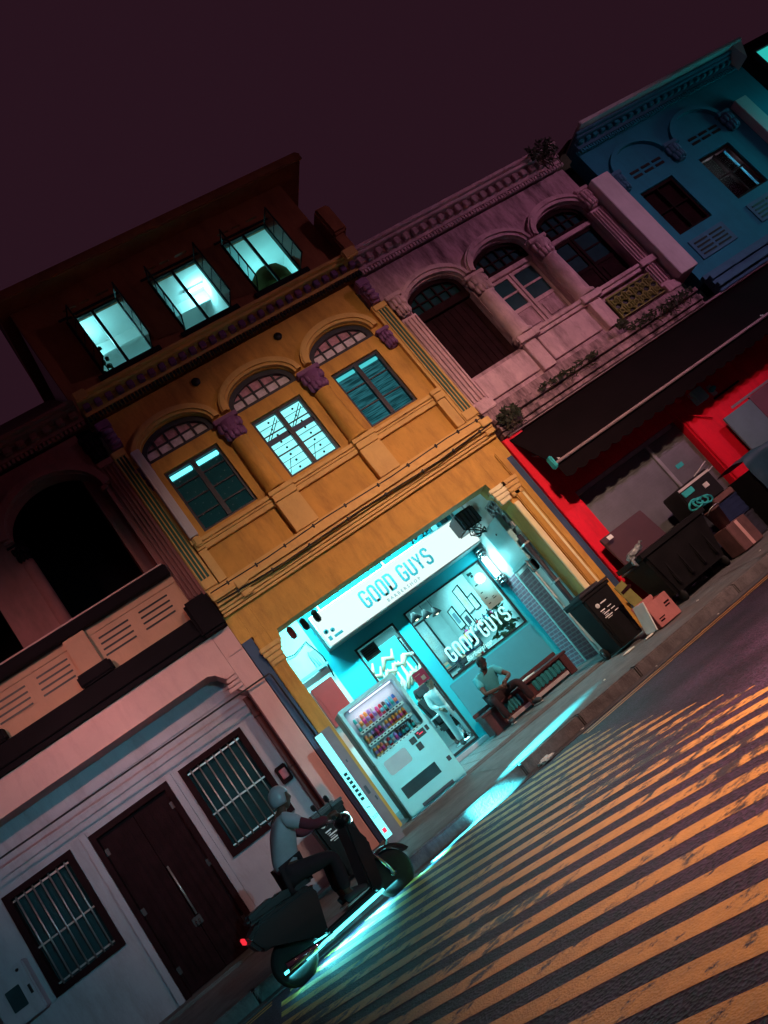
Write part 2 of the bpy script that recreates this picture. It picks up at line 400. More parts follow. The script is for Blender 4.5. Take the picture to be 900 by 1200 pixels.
# ------------------------------------------------------------------ lettering
GLY = {
 'G': [[(1, .8), (.93, .93), (.75, 1), (.25, 1), (.07, .93), (0, .8), (0, .2), (.07, .07), (.25, 0), (.75, 0), (.93, .07), (1, .2), (1, .46), (.55, .46)]],
 'O': [[(.25, 0), (.75, 0), (.93, .07), (1, .2), (1, .8), (.93, .93), (.75, 1), (.25, 1), (.07, .93), (0, .8), (0, .2), (.07, .07), (.25, 0), (.75, 0)]],
 'D': [[(0, 0), (0, 1), (.65, 1), (.9, .93), (1, .78), (1, .22), (.9, .07), (.65, 0), (0, 0), (0, .3)]],
 'U': [[(0, 1), (0, .2), (.07, .07), (.25, 0), (.75, 0), (.93, .07), (1, .2), (1, 1)]],
 'Y': [[(0, 1), (.5, .45), (1, 1)], [(.5, .45), (.5, 0)]],
 'S': [[(1, .78), (.93, .93), (.75, 1), (.25, 1), (.07, .93), (0, .8), (0, .68), (.1, .57), (.9, .43), (1, .32), (1, .2), (.93, .07), (.75, 0), (.25, 0), (.07, .07), (0, .22)]],
}
def stroke(mb, pts, w, y0, y1):
    n = len(pts); L = []; Rr = []
    for i in range(n):
        p = Vector(pts[i]); a = Vector(pts[max(i - 1, 0)]); b = Vector(pts[min(i + 1, n - 1)])
        d1 = (p - a).normalized() if i else (b - p).normalized(); d2 = (b - p).normalized() if i < n - 1 else d1
        t = (d1 + d2); t = t.normalized() if t.length > 1e-6 else d1
        nn = Vector((-t.y, t.x)); k = 1 / max(.5, nn.dot(Vector((-d1.y, d1.x))))
        L.append(tuple(p + nn * w / 2 * k)); Rr.append(tuple(p - nn * w / 2 * k))
    mb.ring(Rr, L, y0, y1)
def letters(mb, text, x, z, h, w, gap, sw, y0, y1):
    for ch in text:
        if ch == ' ': x += w * .62; continue
        for st in GLY[ch]:
            stroke(mb, [(x + sw / 2 + p * (w - sw), z + sw / 2 + q * (h - sw)) for p, q in st], sw, y0, y1)
        x += w + gap
    return x
def font_mesh(text, size, depth=.004, spacing=1.0, sx=1.0, shear=0):
    cu = bpy.data.curves.new('t', 'FONT'); cu.body = text; cu.size = size; cu.extrude = depth / 2; cu.space_character = spacing; cu.shear = shear
    cu.resolution_u = 2
    o = bpy.data.objects.new('t', cu); C.objects.link(o)
    dg = bpy.context.evaluated_depsgraph_get()
    me = bpy.data.meshes.new_from_object(o.evaluated_get(dg))
    bpy.data.objects.remove(o); bpy.data.curves.remove(cu)
    me.transform(Matrix.Scale(sx, 4, (1, 0, 0)) )
    me.transform(Matrix.Rotation(PI / 2, 4, 'X'))
    return me
def text_into(mb, text, x, y, z, size, **k):
    me = font_mesh(text, size, **k); me.transform(Matrix.Translation((x, y, z))); mb.bm.from_mesh(me); bpy.data.meshes.remove(me)

# ------------------------------------------------------------------ world, camera
w = bpy.data.worlds.new('World'); scene.world = w; w.use_nodes = True
nt = w.node_tree; bg = nt.nodes['Background']
bg.inputs[0].default_value = (.0200, .0066, .0123, 1); bg.inputs[1].default_value = 1.0   # the flat maroon night sky of the city
cam = bpy.data.cameras.new('camera'); co = bpy.data.objects.new('camera', cam); C.objects.link(co)
cam.sensor_width = 36; cam.lens = 937.94 / 1200 * 36; cam.clip_start = .05; cam.clip_end = 400
Rv = Vector((0.79065516, -0.12000176, -0.60038654)); Uv = Vector((0.52852588, -0.3612385, 0.76822336)); Fv = Vector((0.30907089, 0.92471959, 0.22219104))
mw = Matrix.Identity(4)
for i in range(3): mw[i][0] = Rv[i]; mw[i][1] = Uv[i]; mw[i][2] = -Fv[i]
mw[2][3] = 1.25
co.matrix_world = mw
scene.camera = co
scene.view_settings.view_transform = 'Standard'; scene.view_settings.look = 'None'; scene.view_settings.exposure = 0; scene.view_settings.gamma = 1
scene.cycles.use_denoising = True
scene.cycles.max_bounces = 6; scene.cycles.transparent_max_bounces = 10; scene.cycles.sample_clamp_indirect = 4
scene.cycles.caustics_reflective = False; scene.cycles.caustics_refractive = False

def lamp(name, kind, loc, energy, col, parent=None, target=None, **k):
    l = bpy.data.lights.new(name, kind); l.energy = energy; l.color = col
    for a, b in k.items(): setattr(l, a, b)
    o = bpy.data.objects.new(name, l); C.objects.link(o); o.location = loc
    if target is not None: o.rotation_euler = (Vector(target) - Vector(loc)).to_track_quat('-Z', 'Y').to_euler()
    if parent is not None: o.parent = parent; o.location = Vector(loc) - wloc(parent)
    return o

# ================================================================== THE SETTING
g = MB(); g.face([(-150, -120, -.006), (180, -120, -.006), (180, 150, -.006), (-150, 150, -.006)]); struct('ground', g, mt['gutter'])
g = MB(); g.face([(-60, -30, 0), (90, -30, 0), (90, 8.97, 0), (-60, 8.97, 0)]); struct('road', g, mt['asphalt'])
g = MB(); g.box(-60, 90, 8.974, 9.226, -.02, .006); struct('gutter', g, mt['gutter'])
g = MB(); x = -14.0
while x < 40:
    L_ = random.choice([.9, .92, .95, 1.8]); j = random.uniform(-.012, .012)
    g.box(x, x + L_ - .012, 9.23 + j, 9.40, -.03, .15 + random.uniform(-.008, .006), .018); x += L_
struct('kerb', g, mt['kerb'])
g = MB()
x = -14.0
while x < 40:
    for (ya, yb, za, zb) in ((9.405, 10.55, .148, .168), (10.556, 11.7, .168, .186)):
        d = random.uniform(-.003, .003)
        g.face([(x, ya, za + d), (x + 1.49, ya, za + d), (x + 1.49, yb, zb + d), (x, yb, zb + d)])
    x += 1.5
g.face([(-60, 9.4, .138), (90, 9.4, .138), (90, 12.6, .16), (-60, 12.6, .16)])
struct('footpath', g, mt['conc'])
g = MB()                                                                # covered drain with its two edge strips
g.box(-14, 40, 11.71, 11.76, .15, .205); g.box(-14, 40, 11.90, 11.95, .15, .212)
x = -14.0
while x < 40: g.box(x, x + .47, 11.765, 11.895, .15, .192); x += .48
struct('drain_cover', g, mt['conc'])
g = MB()
for i in range(16):
    for j in range(8):
        xa, ya = .98 + i * .31, 11.96 + j * .3
        if xa + .305 < 5.9: g.box(xa, xa + .303, ya, ya + .293, .1, .22, .004)
g.box(.97, 5.88, 11.955, 14.4, .05, .212); g.box(5.5, 5.875, 12.0, 12.32, .213, .262); 
struct('five_foot_way', g, mt['tile'])
g = MB(); g.box(-14, .96, 11.955, 13.0, .05, .2); g.box(6.46, 40, 11.955, 13.0, .05, .2); struct('path', g, mt['conc'])

def hump_h(x): return max(0.0, .05 * (1 - ((x - 1.12) / 2.05) ** 2)) + .003
g = MB(); NX, NY = 28, 20
vs = [[g.bm.verts.new((-.93 + 4.1 * i / NX, -.6 + 9.25 * j / NY, hump_h(-.93 + 4.1 * i / NX))) for j in range(NY + 1)] for i in range(NX + 1)]
for i in range(NX):
    for j in range(NY):
        f = g.bm.faces.new([vs[i][j], vs[i + 1][j], vs[i + 1][j + 1], vs[i][j + 1]]); f.smooth = True
struct('road_hump', g, mt['asphalt'])
g = MB()
yt = 8.63
tips = [8.6, 8.22, 7.84, 7.43, 6.96, 6.56, 6.16, 5.74, 5.30]
while tips[-1] > -.2: tips.append(tips[-1] - .425)
for t in tips:
    hw = .103; prev = None; n = 40
    for i in range(n + 1):
        x = 3.14 - 3.98 * i / n
        yc = t + (3.14 - x) * .97 + .012 * mnoise.noise(Vector((x * 3, t, 0)))
        e = min(1, (3.14 - x) / .22 + .12); lo, hi = yc - hw * e * 1.0, yc + hw * (1 if e >= 1 else e)
        if lo > 8.6: break
        hi = min(hi, 8.6)
        z = hump_h(x) + .0016
        q = (g.bm.verts.new((x, lo, z)), g.bm.verts.new((x, hi, z)))
        if prev: f = g.bm.faces.new([prev[0], prev[1], q[1], q[0]]); f.smooth = True
        prev = q
struct('hump_stripe_marking', g, mt['paint'])
g = MB()
for ya, yb in ((8.66, 8.725), (8.79, 8.855)):
    g.face([(3.18, ya, .005), (60, ya, .005), (60, yb, .005), (3.18, yb, .005)])
    g.face([(-30, ya, .005), (-.95, ya, .005), (-.95, yb, .005), (-30, yb, .005)])
struct('double_yellow_line', g, mt['paint2'])

# ================================================================== HOUSES
def rect_window(house, c, hw, zb, zt, y, frame, pane, bars=0, name='window', mull=True):
    """timber window set in its opening: frame, mullion, pane child"""
    f = MB(); t = .05
    f.box(c - hw, c - hw + t, y - .03, y + .05, zb, zt); f.box(c + hw - t, c + hw, y - .03, y + .05, zb, zt)
    f.box(c - hw + t, c + hw - t, y - .03, y + .05, zb, zb + t); f.box(c - hw + t, c + hw - t, y - .03, y + .05, zt - t, zt)
    if mull: f.box(c - .04, c + .04, y - .045, y + .04, zb + t, zt - t)
    for k in range(bars):
        z = zb + (zt - zb) * (k + 1) / (bars + 1); f.box(c - hw + t, c - .04 if mull else c + hw - t, y - .01, y + .03, z - .011, z + .011)
        if mull: f.box(c + .04, c + hw - t, y - .01, y + .03, z - .011, z + .011)
    w_ = f.build(name, frame, house)
    p = MB(); p.box(c - hw + t, c + hw - t, y + .055, y + .065, zb + t, zt - t); p.build('pane', pane, w_)
    return w_
def fan_light(house, c, hw, zb, zs, rise, y, frame, pane, lit=None, nx=5):
    """arched fanlight over a window: dark frame with a grid of muntins, pane child"""
    f = MB(); t = .085
    o = arc(c, hw, zs, rise, 22); i_ = arc(c, hw - t, zs, rise - t, 22)
    f.ring(i_, o, y - .04, y + .05)
    f.box(c - hw, c - hw + t, y - .04, y + .05, zb, zs); f.box(c + hw - t, c + hw, y - .04, y + .05, zb, zs)
    f.box(c - hw + t, c + hw - t, y - .04, y + .05, zb, zb + .07)
    iw = hw - t
    for k in range(1, nx):
        x = c - iw + 2 * iw * k / nx; zt = zs + (rise - t) * math.sqrt(max(0, 1 - ((x - c) / iw) ** 2))
        f.box(x - .014, x + .014, y - .005, y + .03, zb + .07, zt)
    zm = zb + .07 + (zs + rise - t - zb - .07) * .48
    if zm > zs: hwm = iw * math.sqrt(max(0, 1 - ((zm - zs) / (rise - t)) ** 2))
    else: hwm = iw
    f.box(c - hwm, c + hwm, y - .003, y + .028, zm - .014, zm + .014)
    w_ = f.build('fan_light', frame, house)
    pts = [(c - iw, zb + .07), (c + iw, zb + .07)] + arc(c, iw, zs, rise - t, 22)[::-1]
    p = MB(); p.prism(pts, y + .035, y + .045); p.build('pane', pane, w_)
    if lit:
        q = MB(); a = c - iw + 2 * iw * lit[0] / nx + .014; b = c - iw + 2 * iw * lit[1] / nx - .014
        q.box(a, b, y + .022, y + .034, zb + .07, zm - .014); q.build('pane', mt['frostlit'], w_, 'paler frosted lower panes')
    return w_
def leaf_cap(house, x, z, w_, h, y, mat, name='capital'):
    """carved capital: a bell of overlapping leaves under a slab"""
    g = MB(); g.box(x - w_ * .62, x + w_ * .62, y - .05, y + .12, z + h * .82, z + h, .012)
    for r in range(2):
        for k in range(5):
            a = -PI * .5 + (k - 2) * .62; rr = w_ * (.42 + .1 * r)
            px, py = x + math.sin((k - 2) * .55) * rr, y + .06 - math.cos((k - 2) * .55) * .11
            g.ball((px, py, z + h * (.25 + .36 * r)), w_ * .17, .05, h * .24, 1, .25)
    g.lathe([(w_ * .3, 0), (w_ * .34, h * .2), (w_ * .5, h * .8)], (x, y + .06, z), 12)
    return g.build(name, mat, house)
def moulding(house, steps, x0, x1, yb, mat, name):
    """stepped string course; steps = (z0,z1,yfront)"""
    g = MB()
    for z0, z1, yf in steps: g.box(x0, x1, yf, yb, z0, z1, .006)
    return g.build(name, mat, house)
def cornice(house, x0, x1, z0, y, mat, block, fine, nblock, h=.5, name='cornice'):
    g = MB(); g.box(x0, x1, y - .05, y + .3, z0 + .10, z0 + .40 * h / .5); g.box(x0, x1, y - .22, y + .3, z0 + .40 * h / .5 + .001, z0 + .47 * h / .5, .01); g.box(x0, x1, y - .30, y + .3, z0 + .471 * h / .5, z0 + .56 * h / .5, .012)
    c = g.build(name, mat, house)
    s = (x1 - x0) / nblock
    b = MB(); b.box(x0 + s * .22, x0 + s * .78, y - .16, y - .053, z0 + .16, z0 + .385 * h / .5, .012); first = b.build('dentil', block, c)
    for k in range(1, nblock): share(first, c, s * k)
    b = MB(); n2 = nblock * 3; s = (x1 - x0) / n2
    for k in range(n2): b.box(x0 + s * (k + .2), x0 + s * (k + .8), y - .06, y, z0 + .01, z0 + .085)
    b.build('fine_dentil_course', fine, c)
    return c

# ---------------------------------------------------------------- yellow shophouse (X .97 .. 6.45)
yh = thing('shophouse', 'yellow shophouse with purple capitals, three lit attic windows and a barbershop below', 'shophouse', (3.7, 12.0, 0))
Y0 = 12.12
cs = (2.0, 3.66, 5.32)
ops = []
for c in cs:
    ops += [dict(xl=c - .5, xr=c + .5, zb=5.51, zt=6.72), dict(xl=c - .64, xr=c + .64, zb=6.97, zt=7.08, rise=.40)]
g = MB(); g.wall(1.2, 6.2, 4.17, 8.08, Y0, Y0 + .22, ops); g.build('upper_wall', mt['yellow'], yh)
# beam above the shop opening, with its corner brackets, and the piers
g = MB(); g.prism([(1.37, 3.08), (1.40, 3.12), (1.40, 3.3), (1.5, 3.4), (1.52, 3.55), (1.9, 3.56), (5.4, 3.56), (5.72, 3.555), (5.74, 3.40), (5.84, 3.3), (5.84, 3.12), (5.88, 3.06), (5.88, 4.168), (1.37, 4.168)], 12.0, 12.4); g.build('shop_beam', mt['yellow'], yh)
g = MB(); g.box(1.16, 1.368, 12.0, 12.42, 0, 4.168); g.box(1.14, 1.36, 11.955, 11.999, 0.1, 3.62, .015); g.build('pier', mt['yellow'], yh)
g = MB(); g.box(.97, 1.138, 12.0, 12.42, 0, 3.66); g.build('painted_strip', mt['navy'], yh)
g = MB(); g.box(.96, 1.158, 12.0, 12.42, 3.662, 4.168); g.build('pier_head', mt['yellow'], yh)
g = MB(); g.box(5.882, 6.32, 12.0, 12.42, 0, 4.168); g.box(6.0, 6.12, 11.93, 11.999, .12, 3.2, .02); g.box(6.18, 6.318, 11.95, 11.999, .12, 3.9, .02); g.build('pier', mt['yellow'], yh)
g = MB(); g.box(5.884, 5.985, 11.955, 11.998, .12, 3.02, .008); g.box(6.124, 6.176, 11.965, 11.998, .12, 3.2, .006); g.build('pier_moulding', mt['cream'], yh)
for (x, n) in ((5.80, 0), (6.06, 1)):
    g = MB()
    for k, zz in enumerate((3.1, 3.18, 3.26, 3.34)): g.box(x - .11 - .018 * k, x + .11 + .018 * k, 11.93 - .012 * k, 11.998, zz, zz + .075, .01)
    g.build('corner_bracket', mt['cream'] if n == 0 else mt['yellow_trim'], yh)
g = MB()
for k, zz in enumerate((3.1, 3.18, 3.26, 3.34)): g.box(1.25 - .1 - .014 * k, 1.25 + .12 + .03 * k, 11.93 - .012 * k, 11.953, zz, zz + .075, .01)
g.build('corner_bracket', mt['yellow_trim'], yh)
g = MB(); g.box(6.322, 6.45, 12.0, 12.42, 0, 3.72); g.build('painted_strip', mt['navy'], yh)
g = MB(); g.box(6.322, 6.45, 12.0, 12.42, 3.722, 4.168); g.build('pier_head', mt['yellow'], yh)
# ledge
moulding(yh, [(a * .985 + .019, b * .985 + .019, c) for a, b, c in ((4.17, 4.215, 11.93), (4.22, 4.27, 11.90), (4.275, 4.33, 11.87), (4.335, 4.40, 11.80), (4.405, 4.425, 11.83), (4.43, 4.47, 11.78), (4.475, 4.50, 11.86), (4.505, 4.68, 11.98))], .98, 6.43, Y0 + .1, mt['yellow_trim'], 'ledge')
for x in (1.47, 6.35):
    g = MB(); g.box(x - .1, x + .1, 11.74, 11.79, 4.34, 4.47, .01); g.box(x - .09, x + .09, 11.83, 11.868, 4.2, 4.335, .01); g.build('ledge_bracket', mt['yellow_trim'], yh)
# sill string and pedestals
g = MB()
g.box(1.3, 6.1, 12.03, Y0 - .001, 5.32, 5.36, .006); g.box(1.3, 6.1, 12.0, Y0 - .001, 5.362, 5.43, .008); g.box(1.3, 6.1, 12.05, Y0 - .001, 5.235, 5.318, .006)
for xa, xb in ((1.22, 1.36), (2.66, 3.08), (4.33, 4.74), (6.0, 6.17)):
    g.box(xa - .02, xb + .02, 11.93, 12.029, 5.362, 5.44, .006); g.box(xa, xb, 11.95, 12.029, 5.24, 5.36, .006)
g.build('sill_course', mt['yellow_trim'], yh)
for xa, xb in ((1.22, 1.36), (2.66, 3.08), (4.33, 4.74), (6.0, 6.17)):
    g = MB(); g.box(xa, xb, 11.98, Y0 - .001, 4.642, 5.234, .006); g.build('pedestal', mt['yellow_trim'], yh)
# columns and capitals
for x in (2.83, 4.50):
    g = MB(); g.lathe([(.21, 5.445), (.21, 5.49), (.175, 5.53), (.17, 5.9), (.155, 6.5), (.175, 6.52)], (x, 12.09, 0), 20); g.build('column', mt['yellow'], yh)
    leaf_cap(yh, x, 6.52, .36, .48, 12.0, mt['purple'])
for x in (1.27, 6.1):
    leaf_cap(yh, x, 6.55, .22, .42, 12.04, mt['purple'])
for x in (1.13, 6.33):
    g = MB(); g.box(x - .12, x + .12, 11.86, 12.1, 7.78, 7.95, .02); g.box(x - .10, x + .10, 11.9, 12.1, 7.42, 7.78, .03)
    for k in range(3): g.ball((x, 11.87, 7.5 + .11 * k), .1, .06, .06, 2, .2)
    g.build('scroll_block', mt['purple'], yh)
# archivolts
for c in cs:
    g = MB(); i_ = arc(c, .655, 7.08, .415, 24); o_ = arc(c, .80, 7.10, .57, 24); g.ring(i_, o_, 12.03, Y0 - .001)
    i2 = arc(c, .70, 7.09, .46, 24); o2 = arc(c, .775, 7.09, .54, 24); g.ring(i2, o2, 11.995, 12.029)
    g.build('arch_moulding', mt['yellow_trim'], yh)
for x in (2.83, 4.5):
    g = MB(); g.lathe([(0.0, 0), (.075, 0), (.075, .03), (0, .03)], (x, 12.09, 7.86), 14, 'y'); g.build('vent_hole', mt['black'], yh)
# windows: left dark with a tube lamp, middle lit through its screen, right behind a dim blind
for c, l in zip(cs, ((3, 5), None, (2, 3))): fan_light(yh, c, .64, 6.97, 7.08, .40, 12.2, mt['darkframe'], mt['frost'], (0, 5))
w1 = rect_window(yh, cs[0], .5, 5.51, 6.72, 12.2, mt['darkframe'], mt['glass2'], 3)
w2 = rect_window(yh, cs[1], .5, 5.51, 6.72, 12.2, mt['darkframe'], mt['litwin'], 0)
w3 = rect_window(yh, cs[2], .5, 5.51, 6.72, 12.2, mt['darkframe'], mt['blind'], 2)
g = MB()                                                               # grille drawn as geometry in front of the lit screen
for s in (-1, 1):
    a, b = (cs[1] + s * .04, cs[1] + s * .45); a, b = min(a, b), max(a, b)
    for k in range(1, 8):
        z = 5.56 + 1.1 * k / 8; g.box(a, b, 12.212, 12.222, z - (.012 if k % 3 == 0 else .004), z + (.012 if k % 3 == 0 else .004))
    for k in range(8):
        xx = a + (b - a) * (.2 + .2 * (k % 4)); z = 5.63 + .137 * k; g.lathe([(0, 0), (.02, 0), (.02, .012), (0, .012)], ((a + b) / 2 + .02 * (k % 2), 12.204, z), 8, 'y')
    g.tube([(a + .03, 12.216, 6.25), (b - .03, 12.216, 6.56)], .008, 5); g.tube([(a + .03, 12.216, 6.3), (b - .03, 12.216, 6.62)], .008, 5); g.tube([(a + .02, 12.216, 5.62), (a + .16, 12.216, 5.85)], .006, 5)
g.build('grille', mt['black'], w2)
g = MB(); g.box(cs[1] - .45, cs[1] + .45, 12.206, 12.226, 6.20, 6.30); g.build('sash_rail', mt['navy'], w2)
for s in (-1, 1):
    g = MB(); g.box(cs[0] + s * .25 - .2, cs[0] + s * .25 + .2, 12.212, 12.252, 6.575, 6.655, .01); g.build('tube_lamp', mt['tubesoft'], w1)
    g = MB(); g.box(cs[2] + s * .25 - .2, cs[2] + s * .25 + .2, 12.215, 12.25, 6.585, 6.655, .01); g.build('tube_lamp', EM('dim strip lamp', (.1, .8, .85), .75) if s < 0 else bpy.data.materials['dim strip lamp'], w3)
g = MB()
for s in (-1, 1):
    for i in range(3):
        for j in range(4): g.ball((cs[0] + s * (.13 + .11 * i), 12.205, 5.68 + .23 * j + .06 * i), .012, .008, .012, 1)
g.build('grille_studs', mt['metal'], w1)
# fluted pilasters
g = MB(); g.box(6.2, 6.5, 12.02, 12.3, 4.642, 7.42); g.box(6.22, 6.49, 11.99, 12.019, 4.66, 4.83, .006); g.box(6.22, 6.49, 11.98, 12.019, 7.29, 7.4, .006)
for k in range(4): g.box(6.255 + .062 * k, 6.275 + .062 * k, 11.99, 12.019, 4.835, 7.285)
p = g.build('fluted_pilaster', mt['yellow_trim'], yh)
g = MB()
for k in range(3): g.box(6.276 + .062 * k, 6.316 + .062 * k, 12.005, 12.0185, 4.835, 7.285)
g.build('flute', mt['green'], p)
g = MB(); g.box(.97, 1.2, 12.02, 12.3, 4.642, 7.42); g.box(.985, 1.2, 11.985, 12.019, 4.66, 4.82, .006); g.box(.985, 1.2, 11.98, 12.019, 7.29, 7.41, .006)
for k in range(4): g.box(.985 + .058 * k, 1.003 + .058 * k, 11.985, 12.019, 4.825, 7.285)
p = g.build('fluted_pilaster', mt['yellow_trim'], yh)
g = MB()
for k in range(3): g.box(1.004 + .058 * k, 1.042 + .058 * k, 12.003, 12.0185, 4.825, 7.285)
g.build('flute', mt['green'], p)
g = MB(); g.box(1.225, 1.375, 11.86, 12.0, 5.46, 7.2, .01)
for k in range(4): g.box(1.235 + .035 * k, 1.25 + .035 * k, 11.852, 11.859, 5.48, 7.18)
g.build('downpipe_casing', mt['greywhite'], yh)
g = MB(); g.box(1.245, 1.36, 11.88, 12.0, 5.28, 5.455, .02); g.build('downpipe_shoe', mt['yellow_trim'], yh)
# main cornice
cornice(yh, 1.0, 6.52, 8.085, 12.04, mt['yellow_trim'], mt['purple'], mt['black'], 28, .36)
for xa, xb in ((.98, 1.2), (6.28, 6.56)):
    g = MB(); g.box(xa, xb, 11.66, 11.73, 8.3, 8.5, .02); g.build('cornice_return', mt['yellow_trim'], yh)
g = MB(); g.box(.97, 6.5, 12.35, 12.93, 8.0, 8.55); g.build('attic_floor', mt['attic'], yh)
# attic, set back
YA = 12.9
ac = (2.26, 3.94, 5.55)
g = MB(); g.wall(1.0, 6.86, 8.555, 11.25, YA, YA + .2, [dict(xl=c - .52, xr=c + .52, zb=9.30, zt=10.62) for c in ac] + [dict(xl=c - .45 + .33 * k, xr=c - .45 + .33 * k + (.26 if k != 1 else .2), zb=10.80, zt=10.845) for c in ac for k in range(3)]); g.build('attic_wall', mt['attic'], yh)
g = MB(); g.prism([(.8, 11.25), (7.35, 11.25), (7.42, 11.36), (7.35, 11.44), (.8, 11.44)], 12.45, 17.5); g.box(.82, 7.38, 12.40, 12.46, 11.2, 11.36, .02); g.build('roof_eave', mt['attic'], yh)
g = MB(); g.prism_x([(12.5, 11.445), (17.4, 11.445), (15, 12.9)], .85, 7.3); g.build('roof', mt['rooftile'], yh)
g = MB(); g.box(6.866, 7.12, 12.6, 17.4, 8.0, 10.0, .03); g.box(6.862, 7.2, 12.5, 13.0, 9.4, 10.1, .05); g.build('gable_wall', mt['attic'], yh)
g = MB(); g.box(1.002, 6.858, 13.102, 17.4, 8.7, 8.8); g.box(1.002, 6.858, 13.102, 17.4, 10.95, 11.05); g.box(1.002, 6.858, 16.3, 16.4, 8.8, 10.95); g.box(1.002, 1.1, 13.102, 16.3, 8.8, 10.95); g.box(6.76, 6.858, 13.102, 16.3, 8.8, 10.95)
g.box(4.72, 4.80, 13.102, 16.3, 8.8, 10.95); g.box(1.1, 4.72, 14.5, 14.56, 10.7, 10.95); g.build('attic_room', mt['shopwall'], yh)
for i, c in enumerate(ac):
    f = MB(); t = .035; zb, zt = 9.30, 10.62
    f.box(c - .52, c - .52 + t, YA + .02, YA + .1, zb, zt); f.box(c + .52 - t, c + .52, YA + .02, YA + .1, zb, zt); f.box(c - .52 + t, c + .52 - t, YA + .02, YA + .1, zb, zb + t); f.box(c - .52 + t, c + .52 - t, YA + .02, YA + .1, zt - t, zt)
    f.box(c - .025, c + .025, YA + .02, YA + .08, zb + t, zt - t)
    f.box(c - .62, c + .62, YA - .05, YA - .002, zb - .12, zb - .01, .01); f.box(c - .62, c + .62, YA - .03, YA - .002, zt + .02, zt + .07, .008)
    wdw = f.build('attic_window', mt['black'], yh)
    for s in (-1, 1):                                                  # casement leaves swung out over the cornice
        a = Vector((c + s * .49, YA + .0)); ang = (.95 if s < 0 else .75) if i != 2 else (.55 if s < 0 else .9)
        d = Vector((.05 * s + (.25 if i == 0 and s < 0 else 0), -1)).normalized()
        b = a + d * .47
        q = MB()
        P3 = lambda u, z: (a.x + d.x * .47 * u, a.y + d.y * .47 * u, z)
        for u in (0.02, .98): q.tube([P3(u, zb + .03), P3(u, zt - .03)], .017, 6)
        for k in range(5): q.tube([P3(0, zb + .04 + (zt - zb - .08) * k / 4), P3(1, zb + .04 + (zt - zb - .08) * k / 4)], .014 if k in (0, 4) else .009, 6)
        lf = q.build('casement_leaf', mt['black'], wdw)
        q = MB(); q.face([P3(0, zb + .05), P3(1, zb + .05), P3(1, zt - .05), P3(0, zt - .05)])
        o = q.build('casement_glass', mt['glass2'], wdw)
# things inside the attic rooms
l = lamp('attic_light', 'POINT', (1.95, 13.9, 10.5), 24, (.25, .93, 1), yh, shadow_soft_size=.08)
lamp('attic_light', 'POINT', (4.55, 14.2, 10.80), 22, (.25, .93, 1), yh, shadow_soft_size=.15)
lamp('attic_light', 'POINT', (6.0, 14.6, 10.2), 26, (.22, .93, .97), yh, shadow_soft_size=.3)
t = thing('ceiling_lamp', 'bare cyan globe lamp behind the left attic window', 'lamp', (1.9, 14.1, 10.94))
g = MB(); g.ball((1.9, 14.1, 10.72), .085, sub=3); g.build('bulb', mt['tube'], t)
g = MB(); g.tube([(1.9, 14.1, 10.8), (1.9, 14.1, 10.94)], .02, 8); g.lathe([(.05, 10.9), (.07, 10.945)], (1.9, 14.1, 0), 12); g.build('stem', mt['greywhite'], t)
t = thing('tube_light', 'slim tube light on the ceiling of the middle attic room', 'lamp', (4.5, 14.2, 10.94))
g = MB(); g.tube([(4.3, 14.2, 10.88), (4.85, 14.2, 10.88)], .022, 8); g.build('tube', mt['tube'], t)
g = MB(); g.box(4.25, 4.70, 14.16, 14.24, 10.905, 10.948); g.build('batten', mt['greywhite'], t)
t = thing('hanging_plant', 'dark trailing plant in front of the lit left attic window', 'plant', (1.88, 13.2, 9.35))
g = MB(); random.seed(3)
for k in range(46):
    z = 9.3 + .78 * (k / 46); px = 1.86 + random.uniform(-.11, .13) + .05 * math.sin(k); g.ball((px, 13.2 + random.uniform(-.1, .1), z), random.uniform(.03, .06), .03, random.uniform(.03, .07), 1, .4)
g.build('foliage', mt['plant'], t)
g = MB(); g.tube([(1.9, 13.2, 8.8), (1.92, 13.2, 9.6), (1.83, 13.2, 10.3)], .012, 6); g.build('stem', mt['vine'], t)
t = thing('floor_lamp', 'olive domed lamp shade on a mauve stand in the right attic window', 'lamp', (5.78, 13.9, 8.8))
g = MB(); g.lathe([(.43, 9.72), (.46, 9.78), (.44, 9.98), (.36, 10.16), (.22, 10.27), (.02, 10.32)], (5.78, 13.9, 0), 22)
for v in g.bm.verts: v.co += Vector((mnoise.noise(v.co * 3) * .04, 0, mnoise.noise(v.co * 4) * .03))
g.build('lamp_shade', mt['lampshade'], t)
g = MB(); g.lathe([(.17, 8.8), (.10, 9.2), (.06, 9.75)], (5.78, 13.9, 0), 14); g.build('stand', mt['mauvecloth'], t)
# body of the house: party walls, floors and the ceiling over the five foot way
g = MB(); g.box(.98, 1.16, 12.43, 18, 0, 8.0); g.build('party_wall', mt['shopwall'], yh)
g = MB(); g.box(5.9, 6.44, 12.43, 18, 0, 3.95); g.box(6.25, 6.44, 12.43, 18, 3.96, 8.0); g.build('party_wall', mt['shopwall'], yh)
g = MB(); g.box(1.17, 5.89, 12.42, 18, 3.99, 4.045); g.box(1.17, 6.24, 12.36, 18, 4.05, 4.16); g.box(1.17, 6.24, 15.5, 15.6, 4.2, 8.0); g.build('floor_slab', mt['shopwall'], yh)
g = MB(); g.box(5.86, 5.898, 13.75, 14.35, .22, 2.22); g.build('brick_panel', mt['brick'], yh)
g = MB(); g.box(5.865, 5.898, 13.12, 13.70, .22, 2.12); g.build('brick_panel', mt['brickred'], yh, 'darker red brick panel')
g = MB(); g.box(5.85, 5.898, 13.7, 13.75, .22, 2.2); g.box(5.86, 5.898, 13.04, 13.12, .22, 2.14); g.build('panel_edging', mt['white'], yh)
g = MB()                                                                # pierced ventilation block high in the side wall
